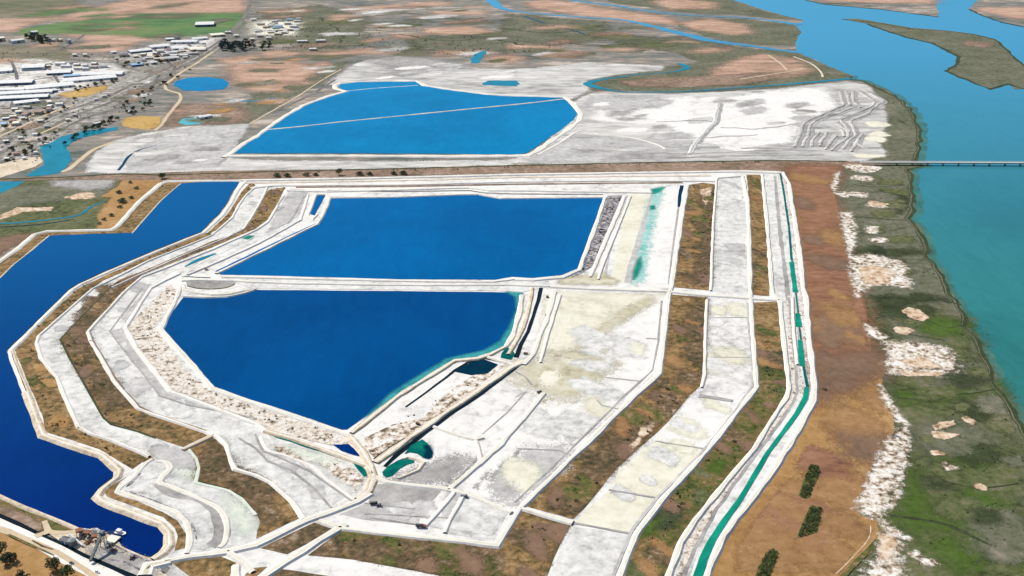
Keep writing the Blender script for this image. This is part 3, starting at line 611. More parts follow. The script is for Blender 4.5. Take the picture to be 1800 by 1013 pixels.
# brown grass strips (left)
B1 = [(440,322),(425,338),(410,362),(398,380),(365,410),(330,423),(258,453),(196,481),(150,502),(135,510),(84,558),(26,612),(29,626),(50,676),(74,730),(79,760),(100,767),(175,791),(215,816),(233,826),(250,814),(273,810),(262,800),(200,773),(158,760),(138,748),(125,721),(100,661),(72,626),(65,602),(68,590),(160,508),(182,494),(215,480),(262,457),(335,429),(372,413),(408,381),(420,358),(432,342),(450,326)]
patch("grass_strip", B1, "brown_grass", 10, .7)
patch("grass_strip", [(225,838),(200,853),(183,866),(188,874),(225,888),(287,911),(307,930),(313,945),(306,970),(325,965),(327,940),(312,917),(287,902),(212,869),(203,860),(212,848)], "brown_grass", 10, .6)
B2 = [(472,335),(502,330),(487,360),(470,388),(450,403),(375,435),(250,485),(220,511),(154,581),(160,596),(200,666),(241,714),(263,724),(361,757),(370,764),(322,787),(275,772),(241,760),(195,747),(180,734),(150,681),(118,624),(104,599),(190,508),(210,493),(245,480),(325,446),(370,426),(400,416),(430,401),(450,371),(463,348)]
patch("grass_strip", B2, "brown_grass", 10, .7)
soft("grass_strip", [(160,500),(215,505),(150,585),(170,630),(230,710),(190,720),(150,660),(115,605)], "dark_grass", 11, 24, 60)
patch("grass_strip", [(332,791),(380,767),(397,782),(405,810),(412,822),(450,833),(475,845),(512,880),(532,910),(450,949),(452,935),(457,920),(449,900),(425,875),(400,861),(347,847),(347,820),(340,805)], "brown_grass", 10, .6)
soft("grass_strip", [(380,772),(405,815),(450,838),(500,880),(515,905),(470,920),(450,890),(400,855),(352,840),(345,810)], "dark_grass", 11, 22, 60)
ribbon("ditch", [(197,503),(106,598),(120,626),(152,683),(182,736),(196,748),(242,760),(275,772)], 2.2, "marsh_dark", 11)
ribbon("ditch", [(347,822),(347,847),(400,861),(425,875),(447,900)], 2.0, "marsh_dark", 11)
ribbon("ditch", [(222,514),(158,584),(163,598),(203,666),(244,715),(264,725)], 1.6, "field_shade", 11)
# brown ground at the bottom
patch("grass_strip", [(552,920),(595,925),(560,948),(505,976),(457,965),(500,945)], "dark_grass", 10, .6)
patch("grass_strip", [(605,930),(700,941),(800,951),(872,959),(900,918),(915,897),(960,908),(1006,921),(995,935),(975,980),(960,1020),(930,1080),(800,1080),(770,1013),(700,1000),(620,985),(542,978)], "dark_grass", 10, .6)
soft("grass_strip", [(880,955),(915,905),(960,915),(990,928),(970,970),(950,1020),(890,1020)], "brown_grass", 11, 16, 60)
soft("grass_strip", [(975,918),(998,925),(994,938),(984,935)], "marsh_bright", 12, 7, 30)
soft("grass_strip", [(800,980),(860,985),(880,1013),(800,1013)], "olive_grass", 11, 20, 40)
patch("grass_strip", [(430,1013),(443,1000),(470,998),(450,1016)], "brown_grass", 10, .6)
patch("grass_strip", [(478,1010),(487,1001),(530,1007),(590,1016),(620,1060),(430,1060)], "dark_grass", 10, .6)
patch("grass_strip", [(300,988),(367,972),(415,991),(411,1013),(405,1060),(345,1060),(330,1013)], "brown_grass", 10, .6)

# brown grass strips (right)
patch("grass_strip", [(1211,326),(1235,322),(1257,325),(1252,393),(1250,505),(1246,512),(1182,506),(1197,393)], "brown_grass", 10, .6)
soft("grass_strip", [(1232,335),(1256,330),(1250,505),(1222,503),(1228,420)], "dark_grass", 11, 16, 50)
patch("grass_strip", [(1178,519),(1242,524),(1239,606),(1238,656),(1233,679),(1213,696),(1176,741),(1150,766),(1085,823),(1050,868),(1025,898),(1007,914),(920,890),(985,827),(1055,761),(1113,702),(1163,657),(1173,569)], "brown_grass", 10, .6)
soft("grass_strip", [(1215,524),(1242,526),(1238,656),(1205,695),(1180,685),(1206,650),(1208,590)], "dark_grass", 11, 20, 60)
soft("grass_strip", [(1085,740),(1140,730),(1150,760),(1060,845),(1000,905),(960,895),(1040,805)], "dark_grass", 11, 16, 60)
for q in ([(1170,708),(1192,702),(1186,725),(1150,752),(1140,764),(1118,775),(1130,752),(1152,738)], [(1100,790),(1125,770),(1135,764),(1118,785),(1106,800),(1088,802)], [(1230,335),(1250,330),(1248,350),(1240,362)], [(1000,880),(1016,870),(1012,898),(1003,900)]):
    soft("salt_patch", q, "crust_tan", 12, 8, 40)
patch("grass_strip", [(1312,308),(1339,308),(1347,393),(1351,453),(1353,503),(1352,522),(1324,520),(1321,503),(1320,428),(1317,353)], "brown_grass", 10, .6)
patch("grass_strip", [(1325,533),(1370,531),(1375,594),(1382,656),(1385,681),(1381,697),(1350,745),(1325,787),(1275,846),(1220,913),(1195,953),(1178,998),(1160,1080),(1075,1080),(1095,1011),(1122,941),(1165,881),(1226,816),(1248,793),(1265,766),(1272,760),(1334,680),(1329,631)], "brown_grass", 10, .6)
soft("grass_strip", [(1335,640),(1380,660),(1380,695),(1340,748),(1270,840),(1215,910),(1185,960),(1165,1010),(1130,1000),(1140,930),(1180,870),(1250,795),(1320,715)], "olive_grass", 11, 16, 80)
soft("grass_strip", [(1255,810),(1275,815),(1265,838),(1240,850)], "marsh_bright", 12, 10, 30)
soft("grass_strip", [(1350,620),(1374,620),(1378,650),(1345,655)], "marsh_dark", 12, 14, 30)
soft("grass_strip", [(1150,895),(1200,900),(1180,930),(1140,935)], "marsh_dark", 12, 16, 30)
soft("grass_strip", [(1135,920),(1160,915),(1150,940),(1128,945)], "marsh_bright", 12, 12, 30)

# growth of many kinds on the strips
BR = [(1178,519),(1242,524),(1239,606),(1238,656),(1233,679),(1213,696),(1176,741),(1150,766),(1085,823),(1050,868),(1025,898),(1007,914),(920,890),(985,827),(1055,761),(1113,702),(1163,657),(1173,569)]
BR2 = [(1325,533),(1370,531),(1375,594),(1382,656),(1385,681),(1381,697),(1350,745),(1325,787),(1275,846),(1220,913),(1195,953),(1178,998),(1160,1080),(1075,1080),(1095,1011),(1122,941),(1165,881),(1226,816),(1248,793),(1265,766),(1272,760),(1334,680),(1329,631)]
BR3 = [(1211,326),(1235,322),(1257,325),(1252,393),(1250,505),(1246,512),(1182,506),(1197,393)]
BR4 = [(1312,308),(1339,308),(1347,393),(1351,453),(1353,503),(1352,522),(1324,520),(1321,503),(1320,428),(1317,353)]
BB = [(605,930),(700,941),(800,951),(872,959),(900,918),(1006,921),(960,1020),(930,1080),(800,1080),(770,1013),(700,1000),(620,985),(542,978)]
B3 = [(332,791),(380,767),(412,822),(450,833),(475,845),(512,880),(532,910),(450,949),(457,920),(449,900),(425,875),(400,861),(347,847),(347,820)]
TF = [(1455,710),(1450,690),(1550,690),(1560,770),(1530,830),(1505,905),(1540,930),(1480,1010),(1270,1010),(1315,930),(1385,840),(1430,760)]
RF = [(1385,305),(1465,302),(1500,500),(1530,630),(1440,690),(1425,560),(1405,420)]
MR = [(1500,310),(1600,310),(1600,390),(1640,470),(1700,580),(1760,700),(1800,780),(1830,1013),(1610,1013),(1600,800),(1570,690),(1540,560)]
blotches("grass_patch", BR, ["dark_grass","olive_grass","tan_worn","field_shade","brown_grass","dark_grass"], 40, 7, 12, 51)
blotches("grass_patch", BR2, ["olive_grass","marsh_green","field_shade","tan_worn","olive_grass","dark_grass"], 46, 6, 12, 52)
blotches("grass_patch", BR3, ["dark_grass","olive_grass","field_shade","tan_worn"], 22, 8, 12, 53)
blotches("grass_patch", BR4, ["olive_grass","tan_worn","dark_grass"], 14, 6, 12, 54)
blotches("grass_patch", B1, ["tan_field","olive_grass","brown_grass"], 22, 5, 12, 55)
blotches("grass_patch", B2, ["dark_grass","field_shade","brown_grass"], 24, 7, 12, 56)
blotches("grass_patch", B3, ["dark_grass","brown_grass"], 8, 7, 12, 57)
blotches("grass_patch", BB, ["olive_grass","field_shade","brown_grass","dark_grass"], 30, 8, 12, 58)
blotches("field_patch", TF, ["tan_worn","tan_worn","rust_field"], 22, 16, 9, 59)
blotches("field_patch", RF, ["tan_worn","field_shade"], 12, 16, 9, 60)
blotches("marsh_patch", MR, ["marsh_green","marsh_dark","marsh_grey","marsh_green"], 50, 14, 6, 61, .8)
# salt pans (right): tinted floors
patch("salt_pan", [(1262,312),(1306,309),(1314,353),(1317,428),(1318,518),(1251,513),(1253,393)], "salt_mid", 9, .5)
patch("salt_pan", [(1246,528),(1320,532),(1325,631),(1328,680),(1286,706),(1225,697),(1240,660),(1243,606)], "salt", 9, .5)
patch("salt_pan", [(1213,700),(1285,708),(1262,762),(1238,788),(1154,776),(1180,742)], "salt_pure", 9, .5)
patch("salt_pan", [(1150,779),(1236,791),(1210,825),(1158,876),(1072,862),(1090,825)], "salt_cream", 9, .5)
patch("salt_pan", [(1069,865),(1154,879),(1112,938),(1012,921),(1030,898)], "salt_cream", 9, .5)
patch("salt_pan", [(1006,927),(1108,941),(1080,1010),(1060,1080),(960,1080),(968,1012),(984,970)], "salt_mid", 9, .5)
patch("salt_pan", [(1150,332),(1205,326),(1193,393),(1178,500),(1112,498),(1130,415)], "salt_pure", 9, .5)
soft("salt_pan", [(1150,332),(1165,330),(1150,380),(1140,430),(1128,498),(1112,498),(1130,415)], "cyan_brine", 10, 22, 60)
soft("salt_pan", [(1145,334),(1168,330),(1160,338),(1148,342)], "teal_canal", 11, 8, 30)
soft("brine_pool", [(1121,458),(1126,452),(1127,470),(1120,486),(1113,493),(1114,478)], "teal_canal", 11, 6, 40)
soft("brine_pool", [(1143,363),(1150,362),(1151,369),(1144,370)], "teal_canal", 11, 5, 30)
ribbon("brine_channel", [(1199,327),(1195,345),(1193,365)], [6,5.5,4], "navy_ditch", 10)
ribbon("brine_channel", [(1193,365),(1189,393),(1182,440),(1175,500)], [3,3,2.5,1.5], "salt_dark", 10)
patch("salt_pan", [(1108,340),(1142,340),(1122,410),(1098,497),(1072,497),(1078,470),(1092,405)], "salt_cream", 9, .5)
ribbon("track", [(1146,340),(1136,380),(1118,440),(1103,498)], [3,5,8,9], "salt_grey", 10)
ribbon("track", [(1102,345),(1085,400),(1070,450),(1062,495)], 2.5, "salt_grey", 10)
# cream pan right of the front pond
patch("salt_pan", [(980,516),(1170,521),(1164,569),(1152,655),(1108,697),(1046,757),(975,826),(908,888),(860,878),(800,858),(850,812),(905,750),(940,705),(960,640)], "salt_pure", 9, .5)
soft("salt_pan", [(985,515),(1165,520),(1120,550),(1060,590),(1010,620),(950,640),(965,590)], "salt_cream", 10, 22, 70)
soft("mud_stain", [(905,640),(960,634),(1010,618),(1060,600),(1050,640),(1080,640),(1040,680),(1020,702),(965,702),(955,690),(905,670)], "mud_stain", 11, 34, 70)
soft("mud_stain", [(1145,522),(1090,548),(1050,580),(1000,620),(1020,622),(1070,582),(1110,555),(1150,532)], "mud_stain", 11, 14, 60)
soft("mud_stain", [(960,618),(1020,622),(1060,634),(1000,632)], "mud_stain", 12, 12, 40)
soft("salt_pan", [(960,520),(1010,518),(990,560),(975,610),(945,625)], "salt_cream", 10, 14, 40)
soft("salt_pan", [(880,840),(930,790),(1000,790),(985,820),(905,885),(865,875)], "salt_grey", 10, 44, 60)
patch("salt_pan", [(910,645),(945,690),(900,745),(840,780),(835,770),(770,755),(800,735),(850,700)], "salt", 9, .5)
patch("salt_pan", [(765,765),(835,770),(842,795),(838,812),(795,848),(690,842),(720,825),(745,812),(762,800)], "salt_pure", 9, .5)
soft("salt_pan", [(760,815),(800,805),(838,808),(795,850),(690,843),(720,830)], "salt_dark", 10, 24, 50)
patch("salt_pan", [(660,853),(700,851),(778,861),(762,880),(742,897),(700,893),(647,885)], "salt_dark", 9, .5)
patch("salt_pan", [(598,905),(640,888),(740,900),(735,925),(640,915)], "salt_grey", 9, .5)
patch("salt_pan", [(810,868),(895,898),(868,950),(785,940),(800,905)], "salt_mid", 9, .5)
soft("salt_pan", [(795,860),(812,866),(792,905),(772,928),(765,915)], "salt_grey", 10, 10, 30)
for x, y in ((880,818),(868,834),(850,838),(836,855),(905,800)):
    soft("salt_pan", [(x-5,y+6),(x+2,y-5),(x+10,y-7),(x+3,y+5)], "salt_dark", 11, 5, 20)
ribbon("track", [(905,700),(925,690),(890,728),(848,765)], [1,2,1.6,1], "salt_dark", 11)
for q, wd in (([(1248,629),(1319,630)],1.6), ([(1228,697),(1288,706)],5), ([(1152,777),(1237,790)],2), ([(1070,862),(1155,877)],2), ([(1010,922),(1110,939)],2), ([(1245,560),(1318,560)],1.2), ([(1065,665),(1125,672)],1.6),
              ([(1050,705),(1058,714),(1088,721)],1.6), ([(1135,596),(1158,598)],1.6), ([(905,655),(925,665),(935,678)],2), ([(790,912),(640,905)],1.6), ([(650,912),(735,924)],1.6), ([(808,870),(840,876),(897,900)],2),
              ([(910,790),(985,793),(998,802)],2), ([(838,780),(842,795),(838,808),(800,845)],2), ([(640,886),(730,897)],1.2)):
    ribbon("ditch", q, wd, "salt_dark", 12, False, 1.0, .6)
ribbon("ditch", [(1313,534),(1321,631),(1323,680),(1260,766),(1236,795),(1157,874),(1110,936),(1078,1013),(1070,1060)], [2,2,2,2.4,2.4,2.4,2.6,2.8,3], "salt_grey", 12, False, .8)
ribbon("ditch", [(1163,530),(1157,600),(1147,652),(1095,700),(1040,755),(970,824),(905,885)], 1.8, "salt_dark", 12, False, .8, .8)

for i, (pp, mts, n, rr) in enumerate(((W1, ["salt_grey","salt_mid"], 14, 9), (W2, ["salt_mid","salt_grey"], 14, 9), ([(985,520),(1165,524),(1150,655),(1046,755),(910,885),(862,876),(905,750),(960,640)], ["salt_cream","salt_mid"], 14, 14),
        ([(1248,530),(1318,534),(1326,676),(1262,760),(1155,875),(1080,1010),(975,1010),(1070,862),(1150,778),(1240,656)], ["salt_mid","salt_cream"], 16, 11), ([(1264,314),(1304,312),(1317,515),(1253,510)], ["salt_grey","salt_mid"], 10, 12), ([(645,890),(800,870),(890,900),(868,945),(640,915)], ["salt_grey","salt_mid"], 12, 8))):
    blotches("salt_pan", pp, mts, n, rr, 11, 80+i, 1.6)

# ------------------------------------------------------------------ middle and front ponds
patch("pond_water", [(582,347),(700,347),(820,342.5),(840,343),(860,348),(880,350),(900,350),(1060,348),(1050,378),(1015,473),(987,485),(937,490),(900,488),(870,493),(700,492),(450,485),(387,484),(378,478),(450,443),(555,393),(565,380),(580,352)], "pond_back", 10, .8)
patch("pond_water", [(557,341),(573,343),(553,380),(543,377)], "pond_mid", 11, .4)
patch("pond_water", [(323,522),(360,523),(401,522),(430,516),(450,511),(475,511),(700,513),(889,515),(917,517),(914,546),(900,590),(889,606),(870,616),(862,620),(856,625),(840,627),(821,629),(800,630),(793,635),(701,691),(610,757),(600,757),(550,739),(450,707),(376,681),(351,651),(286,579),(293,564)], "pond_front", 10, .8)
soft("shallow_water", [(889,514),(919,516),(916,548),(900,594),(889,608),(858,626),(820,632),(793,637),(701,694),(640,738),(690,690),(785,632),(820,624),(850,618),(880,600),(896,575),(908,545),(906,524)], "teal_shoal", 12, 4.5, 160)
# rubble grounds beside the ponds
patch("rubble", [(288,511),(300,500),(318,521),(271,576),(283,589),(321,646),(351,671),(376,691),(451,715),(548,747),(600,764),(622,775),(612,786),(590,786),(540,775),(470,757),(450,742),(326,694),(301,686),(241,611),(222,576)], "rubble", 10, .9)
patch("rubble", [(1068,345),(1094,344),(1082,373),(1060,423),(1041,470),(1012,488),(1002,489),(1024,470),(1036,440),(1056,385)], "rubble_dark", 10, .9)
soft("rubble", [(985,490),(1020,486),(1060,480),(1085,495),(1080,502),(985,500)], "mud_stain", 11, 12, 40)
patch("rubble", [(640,772),(690,748),(745,735),(785,692),(830,662),(878,645),(890,642),(765,736),(725,765),(660,808),(640,790)], "crust", 10, .8)
patch("rubble", [(470,765),(500,777),(560,795),(640,825),(645,845),(625,868),(600,862),(560,820),(500,800)], "salt_mid", 10, .8)
soft("rubble", [(480,785),(520,790),(560,800),(600,815),(640,840),(625,862),(598,845),(560,815),(490,800)], "crust", 11, 16, 60)
patch("channel_water", [(800,655),(813,646),(838,634),(851,633),(876,642),(858,658),(828,661)], "navy_ditch", 11, .6)
ribbon("ditch", [(713,717),(748,692),(783,666),(800,652),(822,639),(851,632)], [2,2,2.5,3,3,2.5], "black_ditch", 12)
ribbon("ditch", [(851,631),(865,634),(884,639)], 2.4, "black_ditch", 12)
ribbon("ditch", [(658,809),(690,786),(712,772)], 2, "black_ditch", 12)
ribbon("ditch", [(917,641),(903,652),(875,672),(846,694),(800,724),(765,748),(750,760),(725,780),(700,799),(676,822)], [1.5,3,3,3.5,4,6,4,5,5,3], "black_ditch", 12)
ribbon("brine_channel", [(951,507),(946,530),(938,555),(928,585),(915,608),(907,630)], [4.5,4,3.6,3.6,4.2,4.5], "black_ditch", 12)
ribbon("brine_channel", [(968,543),(960,557)], 3, "black_ditch", 12)
patch("channel_water", [(882,622),(890,612),(900,616),(905,624),(898,634),(880,630)], "teal_deep", 12, .5)
patch("brine_pool", [(710,800),(722,785),(742,774),(752,782),(760,795),(760,806),(752,809),(742,805),(733,799),(720,797)], "teal_deep", 12, .5)
patch("brine_pool", [(672,832),(682,822),(698,812),(712,806),(728,809),(728,815),(716,818),(703,826),(690,838),(680,841),(674,838)], "teal_deep", 12, .5)
soft("brine_pool", [(745,785),(756,785),(761,800),(755,809),(744,806),(750,797)], "navy_ditch", 13, 4, 30)
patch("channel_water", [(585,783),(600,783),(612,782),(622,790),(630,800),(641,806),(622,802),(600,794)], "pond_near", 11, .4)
ribbon("brine_channel", [(465,757),(490,770),(515,777),(540,786),(565,793),(600,806),(618,810),(632,817)], [3,4,4.5,5,5,3.5,4,5], "teal_deep", 12)
ribbon("ditch", [(465,756),(490,768),(515,775),(550,785)], 2.4, "black_ditch", 13)
patch("brine_pool", [(618,812),(632,818),(643,828),(646,838),(640,840),(628,826)], "teal_deep", 12, .4)
soft("brine_pool", [(505,785),(560,800),(600,815),(580,818),(520,800)], "salt_mint", 11, 10, 30)
patch("salt_pan", [(327,497),(345,494),(400,494),(414,498),(412,502),(398,507),(372,509),(345,507),(328,503)], "salt_dark", 11, .4)
ribbon("ditch", [(329,504),(350,508.5),(375,509.5),(398,507),(413,501)], 1.8, "olive_grass", 12, True)
ribbon("ditch", [(320,487),(345,488.5),(370,489.5)], 1.8, "black_ditch", 12)
patch("salt_flat", [(387,486),(450,488),(700,494),(868,496),(900,491),(965,492),(965,505),(917,515),(889,513),(700,511),(475,509),(440,508),(420,500)], "salt_mid", 11, .9)

# canal strip, field to the right
patch("salt_flat", [(1342,306),(1366,305),(1376,380),(1386,460),(1392,520),(1398,600),(1405,680),(1398,712),(1350,775),(1275,875),(1235,945),(1205,1040),(1180,1080),(1170,1060),(1190,1000),(1222,918),(1276,850),(1326,790),(1383,700),(1388,680),(1372,540),(1356,500),(1350,420)], "salt_mid", 9, .5)
ribbon("track", [(1362,310),(1370,400),(1380,480),(1386,530),(1394,620),(1399,690),(1385,722),(1330,795),(1262,885),(1215,965),(1198,1013),(1185,1050)], [4,5,5,5,5,5,5,5,6,7,8,8], "salt_dark", 10, False, .6, .5)
ribbon("track", [(1384,530),(1390,620),(1397,690),(1380,722),(1325,795),(1258,885),(1210,965),(1192,1013)], [2,3,3,4,4,4,5,5], "rubble", 11, False, .8, .8)
ribbon("canal", [(1371,304),(1377,335),(1387,403),(1392,460),(1398,515),(1403,566),(1409,640),(1418,684),(1416,701),(1400,730),(1372,767),(1350,797),(1300,881),(1275,915),(1251,952),(1236,985),(1227,1013),(1212,1060)], [3,3,2.4,2.4,3,3,3,4.2,5,4.6,4,4,4.4,5,5.6,6.6,7.4,8], "teal_canal", 12, False, .3, .15)
for q, wd in (([(1391,462),(1398,515)],6), ([(1402,553),(1404,576)],6), ([(1406,600),(1410,645)],5)):
    ribbon("canal", q, wd, "teal_canal", 13, False, .2, .3)
ribbon("canal", [(1371,304),(1377,335),(1387,403),(1391,458)], 2.8, "teal_deep", 13, False, .2)
ribbon("canal", [(1398,516),(1402,552)], 3.4, "salt_grey", 13, False, .2); ribbon("canal", [(1399,516),(1403,552)], 1.8, "teal_deep", 13, False, .2)
ribbon("canal", [(1404,577),(1407,599)], 3.4, "salt_grey", 13, False, .2); ribbon("canal", [(1405,577),(1408,599)], 1.8, "teal_deep", 13, False, .2)
ribbon("canal", [(1410,646),(1417,682)], 4.2, "salt_mid", 13, False, .2); ribbon("canal", [(1412,646),(1419,682)], 2.6, "teal_deep", 13, False, .2)
patch("field", [(1379,300),(1470,298),(1466,335),(1476,383),(1487,440),(1498,490),(1506,518),(1524,561),(1533,621),(1556,641),(1550,666),(1549,696),(1570,734),(1574,756),(1563,770),(1537,817),(1514,880),(1509,905),(1545,917),(1551,935),(1533,972),(1490,1010),(1420,1080),(1225,1080),(1250,1010),(1282,940),(1356,842),(1411,757),(1436,704),(1438,681),(1429,594),(1424,521),(1418,506),(1409,440),(1400,380),(1390,320)], "tan_field", 7, 2)
soft("field", [(1379,290),(1480,292),(1466,335),(1476,383),(1487,440),(1498,490),(1506,518),(1524,561),(1535,621),(1545,660),(1440,700),(1428,594),(1417,506),(1400,380)], "rust_field", 8, 40, 90)
soft("field", [(1430,630),(1540,620),(1560,650),(1530,660),(1480,690),(1440,700)], "field_shade", 9, 50, 60)
soft("field", [(1480,765),(1560,770),(1530,815),(1500,800)], "field_shade", 9, 36, 40)
soft("field", [(1500,505),(1515,520),(1526,560),(1520,570),(1500,540)], "rust_field", 9, 10, 30)
ribbon("track", [(1545,920),(1548,940),(1530,965),(1500,995),(1470,1030)], 4, "olive_grass", 9, True)
ribbon("track", [(1530,925),(1528,945),(1510,970),(1470,1010)], 0.9, "crust_tan", 9, True)
# crusted salt along the marsh edge
for q, wd in (([(1468,308),(1476,302),(1474,318),(1468,340),(1462,330)],5), ([(1470,340),(1486,338),(1488,345),(1472,346)],5), ([(1495,340),(1520,338),(1522,344),(1498,346)],5), ([(1478,375),(1494,373),(1500,390),(1504,420),(1494,450),(1488,430),(1482,400)],7),
         ([(1498,310),(1530,312),(1536,318),(1500,316)],5), ([(1525,358),(1555,360),(1552,365),(1530,364)],5), ([(1522,398),(1544,400),(1540,412),(1524,410)],5), ([(1530,418),(1558,420),(1556,426),(1534,426)],4),
         ([(1495,452),(1530,448),(1580,460),(1596,474),(1586,482),(1602,495),(1598,508),(1550,500),(1520,510),(1508,522),(1498,490)],8), ([(1500,295),(1535,291),(1545,297),(1500,303)],4),
         ([(1521,571),(1535,577),(1545,584),(1556,592),(1552,600),(1535,594),(1523,590)],5), ([(1556,602),(1608,604),(1663,612),(1680,634),(1675,652),(1650,660),(1601,660),(1566,656),(1560,640),(1570,626)],10),
         ([(1546,676),(1556,690),(1572,718),(1585,735),(1600,745),(1594,752),(1578,742),(1562,720),(1550,700)],5), ([(1575,757),(1590,755),(1598,770),(1594,800),(1585,840),(1580,870),(1565,895),(1572,850),(1580,800),(1584,775)],6),
         ([(1560,772),(1580,770),(1586,790),(1576,830),(1566,870),(1552,905),(1540,912),(1508,902),(1514,880),(1530,840),(1545,812)],8), ([(1556,920),(1575,935),(1585,950),(1580,975),(1586,1020),(1600,1080),(1500,1080),(1520,1010),(1545,985),(1552,950)],9),
         ([(1594,975),(1610,970),(1622,980),(1612,985)],5), ([(1620,985),(1640,984),(1640,994),(1622,994)],5), ([(1586,943),(1598,944),(1596,950),(1586,950)],4), ([(1655,818),(1675,818),(1680,826),(1662,828)],5)):
    soft("salt_patch", q, "crust", 9, wd*3.0, 70)
for q, wd in (([(1558,604),(1608,606),(1655,614),(1676,634),(1668,650),(1640,657),(1601,657),(1566,652)],9), ([(1500,455),(1535,452),(1578,462),(1590,474),(1560,478),(1510,470)],9), ([(1535,830),(1575,815),(1560,870),(1540,905),(1515,898)],10)):
    soft("salt_patch", q, "levee", 8, wd, 40)
for q, wd in (([(1510,470),(1540,466),(1570,480),(1560,500),(1520,500)],14), ([(1580,634),(1620,630),(1650,642),(1655,648),(1600,646)],10), ([(1545,940),(1575,945),(1570,975),(1548,990)],12)):
    soft("salt_patch", q, "crust_tan", 10, wd, 40)
for q in ([(1585,548),(1596,541),(1615,545),(1634,560),(1622,566),(1600,560)], [(1574,579),(1600,576),(1606,584),(1582,588)], [(1640,750),(1650,744),(1676,740),(1678,748),(1658,754),(1644,758)], [(1690,735),(1700,733),(1714,742),(1710,748),(1696,743)], [(1640,762),(1660,760),(1682,766),(1676,772),(1648,770)],
         [(1530,356),(1556,356),(1552,363),(1532,362)], [(1640,795),(1660,796),(1658,802),(1642,800)], [(1580,655),(1620,655),(1660,655),(1650,662),(1590,662)], [(1718,855),(1728,852),(1730,862),(1720,862)]):
    soft("salt_patch", q, "crust_tan", 9, 5, 40)

